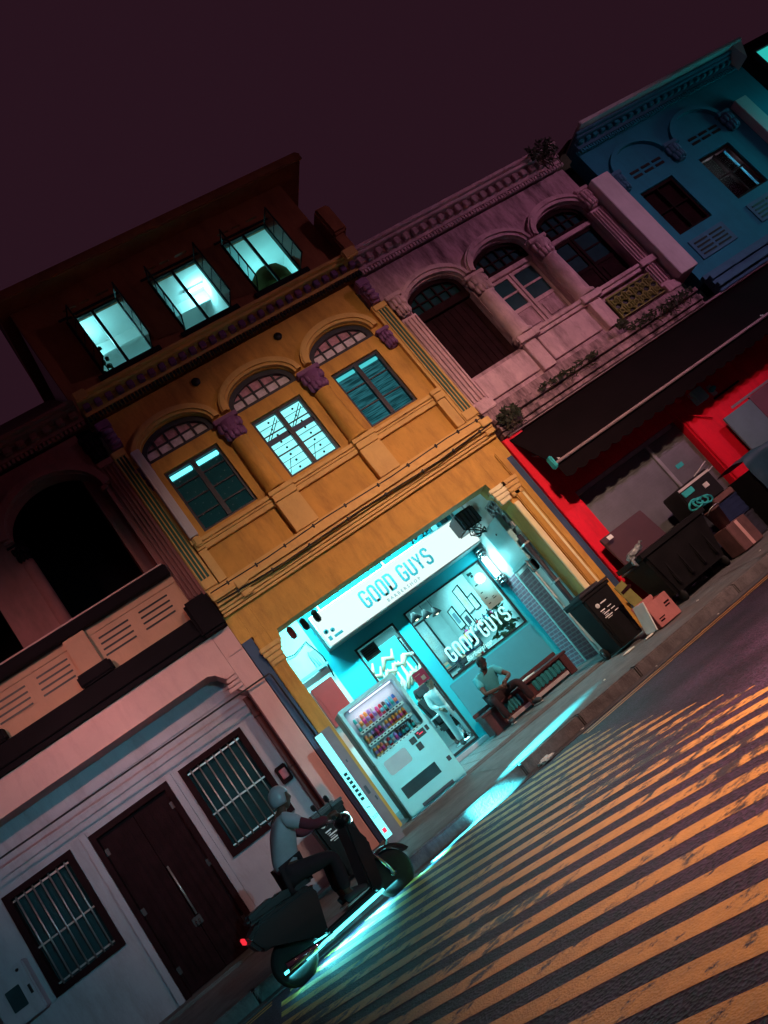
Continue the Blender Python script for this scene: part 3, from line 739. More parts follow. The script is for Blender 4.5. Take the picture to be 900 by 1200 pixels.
for i in range(3):
    for j in range(4):
        g.lathe([(.045, 0), (.075, 0), (.075, .04), (.045, .04), (.045, 0)], (5.85, 12.55 + .15 * i, 2.85 + .15 * j), 8, 'x')
g.box(5.86, 5.897, 12.45, 12.95, 2.76, 3.4); g.build('vent_block', mt['vgrey'], yh)

# ---------------------------------------------------------------- rose house on the left with the balcony (X .. .96)
lh = thing('shophouse', 'dim rose house with an arched open balcony over a white ground floor wall', 'shophouse', (-2, 12.0, 0))
ops = [dict(xl=-.95 - 2.2 * k, xr=.62 - 2.2 * k, zb=5.17, zt=6.98, rise=.63) for k in range(3)]
g = MB(); g.wall(-9, .70, 5.16, 8.02, 12.02, 12.3, ops); g.build('upper_wall', mt['leftup'], lh)
g = MB()
for k in range(3):
    c = -.165 - 2.2 * k
    g.ring(arc(c, .79, 6.98, .64, 24), arc(c, .90, 7.0, .76, 24), 11.9, 12.018)
g.build('arch_moulding', mt['leftup'], lh)
for k in range(2):
    c = -.165 - 2.2 * k
    for xa, xb in ((c - .9, c - .76), (c + .72, c + .84)):
        g = MB(); g.box(xa, xb, 11.93, 12.35, 6.93, 7.0, .02); g.build('impost', mt['leftup'], lh)
for k in range(2):
    g = MB(); x = -.94 - 2.2 * k; g.lathe([(.16, 5.3), (.16, 5.36), (.12, 5.4), (.115, 6.5), (.11, 6.6)], (x, 12.12, 0), 20); g.build('column', mt['leftup'], lh)
    leaf_cap(lh, x, 6.56, .22, .36, 12.06, mt['blackpaint'])
cornice(lh, -9, .95, 8.07, 12.04, mt['leftup'], mt['leftup'], mt['leftup'], 44, .36)
g = MB(); g.prism_x([(11.9, 8.5), (18, 8.5), (18, 11), (15.5, 11)], -9, .9); g.build('roof', mt['rooftile'], lh)
leaf_cap(lh, .83, 7.38, .26, .5, 11.98, mt['blackpaint'], 'pilaster_capital')
g = MB(); g.box(.702, .968, 12.02, 12.3, 4.63, 7.40); g.box(.72, .96, 11.975, 12.019, 7.27, 7.38, .006)
for k in range(4): g.box(.73 + .062 * k, .748 + .062 * k, 11.985, 12.019, 4.68, 7.265)
g.build('fluted_pilaster', mt['leftup'], lh)
g = MB(); g.box(.40, .66, 12.32, 13.2, 5.1, 8.0); g.build('balcony_side_wall', mt['leftup'], lh)
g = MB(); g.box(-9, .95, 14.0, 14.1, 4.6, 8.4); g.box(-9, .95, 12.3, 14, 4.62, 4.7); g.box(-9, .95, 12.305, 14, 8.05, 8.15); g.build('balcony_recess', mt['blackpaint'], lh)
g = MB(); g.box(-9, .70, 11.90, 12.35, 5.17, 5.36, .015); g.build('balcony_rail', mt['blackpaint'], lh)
g = MB(); g.box(-9, .66, 11.905, 11.96, 5.363, 5.385, .004); g.build('rail_capping', mt['pinkbeam'], lh)
pnl = MB(); pnl.box(-9, .96, 12.06, 12.3, 4.0, 5.165)
pnl.box(-9, .75, 12.04, 12.059, 5.06, 5.165); 
o = pnl.build('balustrade_panel', mt['louvre'], lh)
g = MB(); g.box(-.72, -.16, 12.056, 12.059, 4.64, 4.98)
for r in range(4): g.box(-.70 + .012 * r, -.20 + .008 * r, 12.046, 12.0545, 4.655 + .094 * r, 4.685 + .094 * r, .004)
v0 = g.build('balustrade_vent', mt['louvre'], o); v0.data.materials.append(mt['black'])
for f in v0.data.polygons:
    if f.center.y < 12.0552 - wloc(o).y: f.material_index = 1
for k in range(5):
    for dx in (0, .66):
        if k or dx: share(v0, o, dx - 1.65 * k)
for k in range(5):
    x = -.94 - 1.65 * k
    g = MB(); g.box(x - .165, x + .165, 11.94, 12.059, 4.60, 5.165, .008); g.build('balustrade_pier', mt['louvre'], lh)
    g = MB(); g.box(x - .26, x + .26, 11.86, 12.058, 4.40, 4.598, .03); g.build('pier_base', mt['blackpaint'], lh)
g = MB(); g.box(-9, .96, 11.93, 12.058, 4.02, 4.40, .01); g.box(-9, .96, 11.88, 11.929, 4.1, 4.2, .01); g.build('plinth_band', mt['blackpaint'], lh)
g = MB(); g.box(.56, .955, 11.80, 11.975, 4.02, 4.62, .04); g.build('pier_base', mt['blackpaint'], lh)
g = MB(); g.prism([(-9, 3.56), (.30, 3.55), (.40, 3.50), (.47, 3.40), (.55, 3.28), (.57, 3.12), (.64, 3.05), (.66, 3.05), (.66, 4.015), (-9, 4.015)], 12.0, 12.5); g.build('ground_floor_beam', mt['pinkbeam'], lh)
g = MB(); g.box(.664, .955, 12.0, 12.42, 0, 4.015); g.box(.72, .95, 11.975, 11.999, 3.6, 3.66, .008); g.build('pier', mt['pinkbeam'], lh)
g = MB()
for k in range(4): g.box(.44 + .02 * k, .66, 11.96, 11.998, 3.14 + .07 * k, 3.195 + .07 * k, .008)
g.build('corner_bracket', mt['pinkbeam'], lh)
g = MB(); g.wall(-9, .66, 0, 3.6, 12.5, 12.7, [dict(xl=-3.5, xr=-2.49, zb=1.26, zt=2.74), dict(xl=-2.22, xr=-.97, zb=.05, zt=2.73), dict(xl=-.77, xr=.29, zb=1.29, zt=2.74)]); g.build('ground_floor_wall', mt['leftwall'], lh)
g = MB(); g.box(-9, .65, 12.47, 12.499, 2.95, 2.975, .005); g.box(-9, .65, 12.48, 12.499, 3.2, 3.215)
for x in (-1.5, -1.2, -.9, -.6, -2.3, -2.0): g.box(x, x + .012, 12.488, 12.499, 2.78, 3.05)
g.build('wall_conduit', mt['leftwall'], lh)
def barred_window(xl, xr, zb, zt, n):
    f = MB(); t = .09; y = 12.5
    f.box(xl, xl + t, y - .04, y + .12, zb, zt); f.box(xr - t, xr, y - .04, y + .12, zb, zt); f.box(xl + t, xr - t, y - .04, y + .12, zb, zb + t); f.box(xl + t, xr - t, y - .04, y + .12, zt - t, zt)
    w_ = f.build('window', mt['maroon'], lh)
    g = MB()
    for k in range(n):
        x = xl + t + (xr - xl - 2 * t) * (k + .5) / n; g.tube([(x, y + .0, zb + t), (x, y + .0, zt - t)], .012, 6)
    for z in (zb + t + .04, (zb + zt) / 2 - .08, zt - t - .04): g.box(xl + t, xr - t, y + .008, y + .018, z - .012, z + .012)
    g.build('window_bars', mt['metal'], w_)
    g = MB(); g.box(xl + t, xr - t, y + .09, y + .10, zb + t, zt - t); g.build('pane', mt['panedark'], w_)
mt['panedark'] = M('dark teal window glass', (.012, .05, .06), .12, .4, 2, spec=.6)
barred_window(-3.5, -2.49, 1.26, 2.74, 7); barred_window(-.77, .29, 1.29, 2.74, 7)
f = MB(); f.box(-2.22, -2.14, 12.47, 12.62, .2, 2.73); f.box(-1.05, -.97, 12.47, 12.62, .2, 2.73); f.box(-2.14, -1.05, 12.47, 12.62, 2.64, 2.73); dr = f.build('door', mt['maroon'], lh)
for a, b in ((-2.135, -1.6), (-1.59, -1.055)):
    f = MB(); f.box(a, b, 12.56, 12.60, .21, 2.635)
    for k in range(5): f.box(a + .03 + k * .1, a + .11 + k * .1, 12.545, 12.559, .3, 2.55, .006)
    f.build('door_leaf', mt['maroon'], dr)
f = MB(); f.tube([(-1.56, 12.53, 1.0), (-1.56, 12.53, 1.75)], .014, 8); f.tube([(-1.56, 12.53, 1.05), (-1.56, 12.56, 1.05)], .01, 6); f.tube([(-1.56, 12.53, 1.7), (-1.56, 12.56, 1.7)], .01, 6); f.build('handle', mt['metal'], dr)
for x, sx in ((-2.12, 1), (-1.07, -1)):
    for z in (.5, 1.4, 2.35):
        g = MB(); g.box(x - .035, x + .035, 12.535, 12.544, z, z + .1, .003); g.tube([(x - sx * .03, 12.535, z), (x - sx * .03, 12.535, z + .1)], .012, 6); g.build('hinge', mt['darkmetal'], dr)
g = MB(); g.box(-1.66, -1.53, 12.535, 12.544, .86, .98, .004); g.tube([(-1.62, 12.525, .93), (-1.62, 12.525, .86), (-1.57, 12.525, .86), (-1.57, 12.525, .93)], .008, 6); g.build('padlock', mt['darkmetal'], dr)
g = MB(); g.box(-2.32, -2.225, 12.455, 12.499, .2, 2.8, .006); g.box(-.965, -.87, 12.455, 12.499, .2, 2.8, .006); g.build('door_surround', mt['leftwall'], lh)
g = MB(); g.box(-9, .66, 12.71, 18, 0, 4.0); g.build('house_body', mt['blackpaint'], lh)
t = thing('downpipe', 'brown downpipe in the corner beside the white wall and pink pier', 'pipe', (.60, 12.44, .2))
g = MB(); g.tube([(.60, 12.44, .2), (.60, 12.44, 3.04)], .05, 10); g.build('pipe', mt['cardboard'], t)
for z in (.8, 1.8, 2.7):
    g = MB(); g.tube([(.60, 12.44, z), (.60, 12.44, z + .05)], .062, 10); g.build('collar', mt['cardboard'], t)
o = MB().tube([(-9, 11.93, 3.12), (-3, 11.93, 3.11), (.5, 11.93, 3.06), (1.04, 11.90, 3.05), (1.06, 11.90, 3.02), (1.08, 11.92, 1.9)], .014, 6).build('cable', mt['wire']); tag(o, 'thin cable along the white wall turning down to the lit vertical sign box', 'cable'); 
t = thing('alarm_box', 'small square red box on the white wall by the barred window', 'box', (.44, 12.5, 1.64))
g = MB(); g.box(.35, .53, 12.42, 12.499, 1.66, 1.93, .015); g.build('case', mt['maroon'], t)
g = MB(); g.box(.39, .50, 12.405, 12.419, 1.72, 1.87, .01); g.build('lens', M('red lens', (.42, .008, .03), .3, .1, 4), t)
t = thing('meter_box', 'pale meter cabinet with a small dark window at the left edge', 'meter box', (-3.72, 12.5, 1.2))
g = MB(); g.box(-4.1, -3.58, 12.27, 12.499, 1.25, 1.93, .02); g.build('case', mt['leftwall'], t)
g = MB(); g.box(-3.93, -3.74, 12.255, 12.269, 1.42, 1.70, .006); g.build('window', mt['panedark'], t)
g = MB(); g.box(-3.66, -3.63, 12.25, 12.269, 1.5, 1.62); g.build('latch', mt['black'], t)
g = MB(); g.lathe([(.0, 0), (.02, 0), (.02, .02), (0, .02)], (-3.68, 12.25, 1.85), 8, 'y'); g.build('keyhole', mt['black'], t)

# ---------------------------------------------------------------- pink house with the red ground floor (X 6.46 .. 12.07)
ph = thing('shophouse', 'weathered pink house with three arched bays over a red shop front', 'shophouse', (9.2, 12.0, 0))
pcs = (7.46, 9.04, 10.66)
ops = []
for c in pcs: ops += [dict(xl=c - .62, xr=c + .62, zb=5.30 if c < 8 else 5.44, zt=7.04, rise=.36)]
g = MB(); g.wall(6.50, 11.6, 4.4, 8.06, 12.12, 12.4, ops); g.build('upper_wall', mt['pinkwall'], ph)
for c in pcs:
    g = MB(); g.ring(arc(c, .64, 7.04, .38, 24), arc(c, .79, 7.06, .55, 24), 12.02, 12.118); g.ring(arc(c, .70, 7.05, .44, 24), arc(c, .76, 7.05, .51, 24), 11.98, 12.019); g.build('arch_moulding', mt['pinktrim'], ph)
    fan_light(ph, c, .62, 6.84, 7.04, .36, 12.26, mt['maroon'], mt['panedark'], None, 5)
    f = MB(); f.box(c - .62, c + .62, 12.2, 12.32, 6.74, 6.838, .01); f.build('transom', mt['pinktrim'] if c > 8 else mt['maroon'], ph)
# bay 1: one tall dark shutter; bays 2 and 3: doors with glazed tops and solid lower panels
f = MB(); f.box(pcs[0] - .62, pcs[0] + .62, 12.3, 12.36, 5.3, 6.735)
for k in range(9): f.box(pcs[0] - .6 + .135 * k, pcs[0] - .6 + .135 * k + .115, 12.285, 12.299, 5.32, 6.72, .004)
f.build('shutter', mt['maroon'], ph)
for c in pcs[1:]:
    for s in (-1, 1):
        f = MB(); a, b = sorted((c + s * .015, c + s * .61)); t = .06
        f.box(a, a + t, 12.27, 12.33, 5.45, 6.735); f.box(b - t, b, 12.27, 12.33, 5.45, 6.735); f.box(a + t, b - t, 12.27, 12.33, 5.45, 5.52); f.box(a + t, b - t, 12.27, 12.33, 6.67, 6.735); f.box(a + t, b - t, 12.27, 12.33, 5.95, 6.03); f.box(a + t, b - t, 12.28, 12.32, 6.33, 6.37)
        dl = f.build('door_leaf', mt['pinktrim'] if c < 10 else mt['maroon'], ph)
        f = MB(); f.box(a + t, b - t, 12.29, 12.31, 5.52, 5.95); f.box(a + t + .05, b - t - .05, 12.275, 12.289, 5.58, 5.88, .01); f.build('door_panel', mt['pinkwall'] if c < 10 else mt['maroon'], dl)
        f = MB(); f.box(a + t, b - t, 12.30, 12.306, 6.03, 6.67); f.build('pane', mt['panedark'], dl)
for x in (8.26, 9.86):
    g = MB(); g.lathe([(.23, 5.44), (.23, 5.5), (.185, 5.55), (.18, 6.0), (.165, 6.5), (.19, 6.53)], (x, 12.10, 0), 20); g.build('column', mt['pinktrim'], ph)
    leaf_cap(ph, x, 6.53, .36, .46, 12.0, mt['pinktrim'])
for xa, xb in ((6.51, 6.83), (11.28, 11.58)):
    g = MB(); g.box(xa, xb, 12.03, 12.119, 4.78, 6.9)
    for k in range(4): g.box(xa + .025 + k * (xb - xa) / 4, xa + .06 + k * (xb - xa) / 4, 11.99, 12.029, 4.85, 6.85, .006)
    g.box(xa - .02, xb + .02, 11.95, 12.119, 4.6, 4.779, .01)
    g.build('pilaster', mt['pinktrim'], ph)
    leaf_cap(ph, (xa + xb) / 2, 6.92, .28, .5, 11.98, mt['pinktrim'], 'pilaster_capital')
for c, a in zip(pcs[:2], (5.27, 5.42)):
    g = MB(); g.box(c - .60, c + .60, 12.06, 12.119, 4.74, a - .05, .01); g.build('spandrel_panel', mt['pinktrim'], ph)
g = MB(); g.box(8.0, 11.45, 11.96, 12.1, 5.36, 5.435, .008); g.box(8.02, 11.45, 12.0, 12.1, 5.28, 5.355, .008)
for x in (8.26, 9.86, 11.43): g.box(x - .24, x + .24, 11.92, 12.11, 5.30, 5.44, .01)
g.build('sill_course', mt['pinktrim'], ph)
for x in (8.22, 9.88):
    g = MB(); g.box(x - .14, x + .14, 12.0, 12.119, 4.66, 5.275, .008); g.build('pedestal', mt['pinktrim'], ph)
g = MB()                                                               # pierced olive lattice
for k in range(6):
    x = 10.13 + .19 * k
    for r in range(2):
        z = 4.72 + .215 * r
        g.tube([(x, 12.03, z), (x + .17, 12.03, z + .2)], .017, 5); g.tube([(x + .17, 12.03, z), (x, 12.03, z + .2)], .017, 5)
        g.lathe([(.035, 0), (.06, 0), (.06, .03), (.035, .03), (.035, 0)], (x + .085, 12.015, z + .1), 10, 'y')
    g.box(x - .02, x - .002, 12.01, 12.05, 4.7, 5.16)
g.box(10.1, 11.27, 12.01, 12.05, 5.155, 5.19); g.box(10.1, 11.27, 12.01, 12.05, 4.68, 4.7)
la = g.build('lattice_grille', mt['olive'], ph)
g = MB(); g.box(10.12, 11.25, 12.06, 12.118, 4.7, 5.16); g.build('recess', mt['black'], la)
moulding(ph, [(4.02, 4.10, 11.86), (4.105, 4.2, 11.80), (4.205, 4.27, 11.84), (4.275, 4.36, 11.76), (4.365, 4.42, 11.86), (4.425, 4.62, 11.99)], 6.5, 11.6, 12.118, mt['brokenledge'], 'ledge')
cornice(ph, 6.50, 11.6, 8.05, 12.04, mt['pinktrim'], mt['pinktrim'], mt['pinktrim'], 24, .40)
g = MB(); g.box(6.52, 11.55, 11.85, 12.5, 8.50, 8.56, .01); g.build('parapet', mt['pinktrim'], ph)
g = MB(); g.prism_x([(12.3, 8.56), (18, 8.56), (15.5, 9.3)], 6.5, 11.9); g.build('roof', mt['rooftile'], ph)
g = MB(); g.box(11.605, 12.07, 11.78, 12.4, 4.72, 7.36, .01); g.build('party_wall_end', mt['greywhite'], ph)
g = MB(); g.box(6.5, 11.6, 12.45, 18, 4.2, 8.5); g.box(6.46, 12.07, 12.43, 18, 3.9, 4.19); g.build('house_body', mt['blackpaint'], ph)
# red ground floor
g = MB(); g.wall(6.46, 12.3, 0, 4.012, 12.0, 12.4, [dict(xl=6.9, xr=9.47, zb=.1, zt=2.58)]); g.build('red_wall', mt['red'], ph)
g = MB(); g.box(6.46, 6.88, 11.94, 11.999, .1, 4.0, .01); g.build('red_pier', mt['red'], ph)
g = MB(); g.box(9.5, 9.58, 11.95, 11.999, .1, 2.62, .01); g.build('door_jamb', mt['red'], ph)
g = MB()
n = 46
for k in range(n): g.box(6.9, 8.62, 12.16, 12.175, .2 + 2.37 * k / n, .2 + 2.37 * (k + .93) / n, .003); g.box(8.70, 9.46, 12.16, 12.175, .2 + 2.37 * k / n, .2 + 2.37 * (k + .93) / n, .003)
g.box(6.9, 9.47, 12.185, 12.2, .1, 2.58)
sh = g.build('roller_shutter', mt['shutter'], ph)
g = MB(); g.box(8.625, 8.695, 12.12, 12.18, .1, 2.575, .006); g.box(6.9, 9.3, 12.06, 12.15, 2.50, 2.575, .006); g.build('shutter_rail', mt['metal'], sh)
g = MB(); g.box(8.86, 9.02, 12.152, 12.159, 1.85, 1.93); g.build('sticker', mt['tealcloth'], sh)
aw = thing('awning', 'dark scalloped awning with a pale front pipe above the red shop', 'awning', (9.6, 12.0, 3.0))
g = MB(); g.prism_x([(11.97, 3.98), (11.99, 3.99), (11.33, 3.05), (11.30, 3.06)], 6.56, 15.4); g.build('canopy', mt['awning'], aw)
g = MB(); pts = [(6.58, 3.03)]
k = 0; x = 6.58
pts = [(15.4, 3.03), (6.58, 3.03)]
while x < 15.4:
    for j in range(5): pts.append((x + .26 * j / 5, 2.79 - .05 * math.sin(PI * j / 5) ))
    x += .26
g.prism(pts, 11.305, 11.315); g.build('valance', mt['awning'], aw)
g = MB(); g.tube([(6.56, 11.27, 3.05), (15.4, 11.27, 3.05)], .028, 10); g.build('front_pipe', mt['pipegrey'], aw)
g = MB(); g.box(6.56, 15.4, 11.90, 11.96, 3.99, 4.03, .005); g.build('head_rail', mt['pipegrey'], aw)
for x in (6.7, 11.8): 
    g = MB(); g.tube([(x, 11.95, 3.5), (x, 11.3, 3.08)], .015, 6); g.build('arm', mt['metal'], aw)
g = MB(); g.box(6.50, 6.56, 11.2, 11.36, 2.98, 3.2, .02); g.build('pipe_end', mt['tealcloth'], aw)
t = thing('junction_box', 'pale electrical box with looping red cables on the red wall', 'electrical box', (10.05, 12.0, 2.5))
g = MB(); g.box(9.93, 10.2, 11.86, 11.999, 2.53, 2.8, .015); g.build('case', M('pale teal enamel', (.25, .50, .52), .5, .1, 4), t)
g = MB()
for k in range(5):
    r = .12 + .04 * k; g.tube([(9.9 + r * math.cos(a) * .8 - .08, 11.93 - .008 * k, 2.78 + r * math.sin(a)) for a in [(-.6 + .35 * j) for j in range(12)]], .009, 5)
g.tube([(9.66, 11.97, 2.5), (10.0, 11.97, 2.2)], .015, 6); g.build('cable_loops', mt['red'], t)
t = thing('wall_spotlight', 'tiny grey round fitting on the lit red wall beside the cabled box', 'lamp', (10.42, 12.0, 2.55))
g = MB(); g.lathe([(0, -.11), (.04, -.11), (.05, -.02), (.07, 0)], (10.42, 12.0, 2.62), 12, 'y'); g.build('fitting', mt['tealcloth'], t)
g = MB(); g.box(10.36, 10.48, 11.985, 11.999, 2.5, 2.72, .004); g.build('backplate', mt['greywhite'], t)
o = MB().box(10.32, 10.98, 11.94, 11.995, 2.44, 2.475, .005).build('wall_bracket', mt['maroon']); at_base(o, (10.6, 11.97, 2.44)); tag(o, 'thin dark bar fixed level on the lit red wall', 'bracket')
t = thing('notice_board', 'blue grey and plum board leaning on the red wall at the right edge', 'board', (10.7, 11.85, 1.2))
g = MB(); g.box(10.02, 10.74, 11.80, 11.84, 1.25, 2.06, .004); g.build('board', mt['panelblue'], t)
g = MB(); g.box(10.745, 12.2, 11.80, 11.84, 1.25, 2.10, .004); g.build('board', mt['panelplum'], t, 'plum half of the board')
g = MB(); g.box(10.3, 12.2, 11.785, 11.799, 2.105, 2.15, .004); g.build('top_rail', mt['metal'], t)
for x in (10.1, 12.1):
    g = MB(); g.box(x - .03, x + .03, 11.80, 11.84, .19, 1.245); g.build('leg', mt['metal'], t)

# ---------------------------------------------------------------- blue house and the dark house beyond
bh = thing('shophouse', 'teal blue house at the right with blind arches and slotted vents', 'shophouse', (14.3, 12.0, 0))
bcs = (13.0, 14.77)
ops = []
for c in bcs: ops.append(dict(xl=c - .48, xr=c + .48, zb=5.49, zt=6.70))
g = MB(); g.wall(12.075, 17.2, 4.4, 8.2, 12.05, 12.4, ops); g.build('upper_wall', mt['bluewall'], bh)
for c in bcs:
    g = MB(); g.ring(arc(c + .1, .66, 7.25, .50, 24), arc(c + .1, .76, 7.25, .60, 24), 11.96, 12.049); g.build('blind_arch', mt['bluewall'], bh)
    g = MB()
    for r in range(2):
        for k in range(3): g.box(c - .3 + .32 * k, c - .06 + .32 * k, 12.035, 12.0485, 7.02 + .12 * r, 7.08 + .12 * r)
    g.build('vent_slots', mt['black'], bh)
    g = MB(); g.wall(c - .5, c + .5, 4.79, 5.27, 12.02, 12.049, []); vg = g.build('vent_panel', mt['bluetrim'], bh)
    g = MB()
    for k in range(2):
        for r in range(4): g.box(c - .42 + .44 * k, c - .05 + .44 * k, 12.008, 12.019, 4.86 + .095 * r, 4.90 + .095 * r)
    g.build('vent_slot', mt['black'], vg)
    g = MB(); g.box(c - .49, c - .42, 12.1, 12.2, 5.49, 6.7); g.box(c + .42, c + .49, 12.1, 12.2, 5.49, 6.7); g.box(c - .42, c + .42, 12.1, 12.2, 5.49, 5.55); g.box(c - .42, c + .42, 12.1, 12.2, 6.63, 6.7); g.box(c - .02, c + .02, 12.11, 12.19, 5.55, 6.63)
    g.box(c - .42, c + .42, 12.13, 12.17, 6.1, 6.13)
    ww = g.build('window', mt['maroon'], bh)
    g = MB(); g.box(c - .42, c + .42, 12.2, 12.21, 5.55, 6.63); g.build('pane', mt['maroon'] if c < 14 else mt['glass'], ww)
for x, n in ((12.3, 1), (13.95, 1), (15.65, 1)): leaf_cap(bh, x, 6.85, .3, .5, 11.98, mt['bluetrim'])
g = MB(); g.box(14.32, 15.2, 12.9, 12.95, 5.4, 6.8); bg_ = g.build('room_wall', mt['shopwall'], bh)
g = MB()
for k in range(7): g.box(14.42 + .1 * k, 14.49 + .1 * k + random.uniform(-.02, .02), 12.87, 12.895, 5.7 + random.uniform(-.05, .25), 5.9 + random.uniform(0, .45))
g.build('stored_things', mt['pinkposter'], bh)
lamp('room_light', 'POINT', (14.75, 12.6, 6.3), 60, (.9, .9, 1), bh, shadow_soft_size=.06)
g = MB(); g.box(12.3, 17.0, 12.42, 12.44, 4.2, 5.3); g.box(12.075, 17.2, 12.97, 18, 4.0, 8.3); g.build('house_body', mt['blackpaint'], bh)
cornice(bh, 12.1, 17.1, 8.07, 12.0, mt['bluetrim'], mt['bluewall'], mt['bluewall'], 24, .30)
g = MB(); g.box(12.2, 17.15, 11.55, 12.4, 8.42, 8.50, .015); g.prism([(16.9, 8.0), (17.15, 8.42), (16.85, 8.42)], 11.6, 11.95); g.build('roof_edge', mt['greywhite'], bh)
g = MB(); g.prism_x([(12.0, 8.5), (18, 8.5), (15.5, 9.3)], 12.1, 17.2); g.build('roof', mt['rooftile'], bh)
g = MB(); g.box(16.0, 16.36, 11.85, 12.049, 4.6, 7.36, .01); g.build('pilaster', mt['greywhite'], bh)
moulding(bh, [(4.02, 4.10, 11.86), (4.105, 4.2, 11.78), (4.205, 4.3, 11.86), (4.305, 4.4, 11.80), (4.405, 4.5, 11.95)], 12.08, 17.2, 12.04, mt['bluetrim'], 'ledge')
g = MB(); g.box(12.302, 17.2, 12.0, 12.4, 0, 4.012); g.build('ground_floor_wall', mt['red'], bh)
fh = thing('shophouse', 'dark house at the far right corner with one teal lit window', 'shophouse', (20, 12.0, 0))
g = MB(); g.wall(17.25, 26, 0, 8.6, 12.1, 18, []); g.build('wall', mt['blackpaint'], fh)
g = MB(); g.box(17.75, 17.80, 12.0, 12.098, 7.0, 8.3); g.box(19.0, 19.05, 12.0, 12.098, 7.0, 8.3); g.box(17.801, 18.999, 12.0, 12.098, 8.25, 8.3); g.box(17.801, 18.999, 12.0, 12.098, 7.0, 7.05); fw = g.build('window', mt['darkframe'], fh)
g = MB(); g.box(17.801, 18.999, 12.05, 12.07, 7.051, 8.249); g.build('pane', mt['tealsign'], fw)
t = thing('added_glow_sign', 'teal lit box sign added out of view on the dark house at the far right', 'sign', (17.9, 11.2, 5.2))  # unseen sign, added to throw teal light on the blue house
g = MB(); g.box(17.80, 17.98, 10.7, 11.9, 5.2, 6.8, .02); g.build('case', mt['black'], t)
g = MB(); g.box(17.782, 17.798, 10.75, 11.85, 5.25, 6.75); g.build('lit_face', mt['tealsign'], t)
g = MB(); g.tube([(17.9, 11.9, 6.5), (17.9, 12.1, 6.5)], .03, 6); g.tube([(17.9, 11.9, 5.5), (17.9, 12.1, 5.5)], .03, 6); g.build('bracket', mt['metal'], t)
lamp('sign_light', 'AREA', (17.76, 11.2, 5.6), 36, (.04, .80, .85), t, (14.5, 12.0, 5.6), shape='RECTANGLE', size=1.0, size_y=1.4)
for lab, pts in (('thin dark cable clipped along the yellow ledge', [(1.0, 11.77, 4.52), (2.0, 11.765, 4.50), (3.1, 11.765, 4.53), (4.4, 11.765, 4.50), (5.6, 11.765, 4.53), (6.4, 11.77, 4.50)]), ('second dark cable sagging below the yellow ledge', [(1.0, 11.78, 4.34), (2.2, 11.775, 4.29), (3.7, 11.775, 4.32), (5.2, 11.775, 4.28), (6.4, 11.78, 4.33)])):
    g = MB(); g.tube(pts, .011, 5)
    for k in range(len(pts) - 1):
        for u in (.3, .8): p = Vector(pts[k]).lerp(Vector(pts[k + 1]), u); g.box(p.x - .012, p.x + .012, p.y - .014, p.y + .03, p.z - .03, p.z + .03)
    o = g.build('cable', mt['wire']); tag(o, lab, 'cable')
# plants rooted on the pink house
def shrub(name, label, x, y, z, n, sx, sy, sz, hang=0):
    t = thing(name, label, 'plant', (x, y, z), 0, 'weeds growing on the pink house')
    g = MB()
    for k in range(n):
        a = random.uniform(-1, 1); px = x + sx * a; py = y - abs(random.gauss(0, sy)); pz = z + random.uniform(-sz, sz * .6) * (1 - .4 * abs(a))
        d = Vector((random.gauss(0, 1), random.gauss(0, .6), random.gauss(0, 1))).normalized() * random.uniform(.03, .07); e = d.cross(Vector((random.random(), 1, random.random()))).normalized() * .02
        p = Vector((px, py, pz)); g.face([p - d, p + e, p + d, p - e])
    g.build('leaves', mt['leaf'], t)
    g = MB(); g.tube([(x - sx, y, z), (x - sx * .3, y - .01, z + .03), (x + sx * .4, y, z - .01), (x + sx, y - .01, z + .02)], .010, 4)
    for k in range(9):
        px = x + random.uniform(-sx, sx) * .8; q = [(px, y, z + .02)]
        for j in range(5): q.append((px + random.uniform(-.08, .08), y - .03 - .02 * random.random(), z - hang * (j + 1) / 5 + random.uniform(-.03, .03)))
        g.tube(q, .008, 4)
    g.build('stems', mt['vine'], t)
shrub('creeper', 'dark creeper hanging over the right end of the pink cornice', 11.15, 11.72, 8.45, 170, .32, .05, .33, .5)
shrub('creeper', 'dry weeds along the broken ledge below the olive lattice', 10.6, 11.74, 4.38, 150, .85, .05, .14, .25)
shrub('creeper', 'dark weeds at the left end of the pink ledge above the awning', 6.75, 11.74, 4.3, 130, .22, .05, .2, .3)
shrub('creeper', 'small tuft of weeds on the pink ledge below the middle bay', 9.75, 11.76, 4.55, 60, .12, .04, .12, .1)
shrub('creeper', 'dry stems along the pink ledge under the first bay', 8.2, 11.74, 4.35, 80, .7, .04, .08, .18)

# ================================================================== THE BARBERSHOP FRONT
YS = 14.35
sf = yh
g = MB(); g.wall(2.2, 5.86, .22, 3.985, YS, YS + .1, [dict(xl=2.72, xr=3.6, zb=.32, zt=2.87), dict(xl=3.86, xr=5.70, zb=1.40, zt=2.88)]); g.build('shop_panel', mt['teal'], sf)
g = MB(); g.box(3.74, 5.72, YS - .012, YS - .001, .36, 1.34, .004); g.build('lower_panel', mt['tealdark'], sf)
g = MB(); g.wall(1.165, 2.195, .2, 3.985, YS, YS + .1, []); g.build('side_wall', mt['shopwall'], sf)
g = MB(); t_ = .03
g.box(3.86, 3.86 + t_, YS - .015, YS + .06, 1.40, 2.88); g.box(5.70 - t_, 5.70, YS - .015, YS + .06, 1.40, 2.88); g.box(3.86 + t_, 5.70 - t_, YS - .015, YS + .06, 1.40, 1.40 + t_); g.box(3.86 + t_, 5.70 - t_, YS - .015, YS + .06, 2.88 - t_, 2.88)
wf = g.build('shop_window', mt['black'], sf)
g = MB(); g.box(3.86 + t_, 5.70 - t_, YS + .03, YS + .036, 1.40 + t_, 2.88 - t_); g.build('pane', mt['glass'], wf)
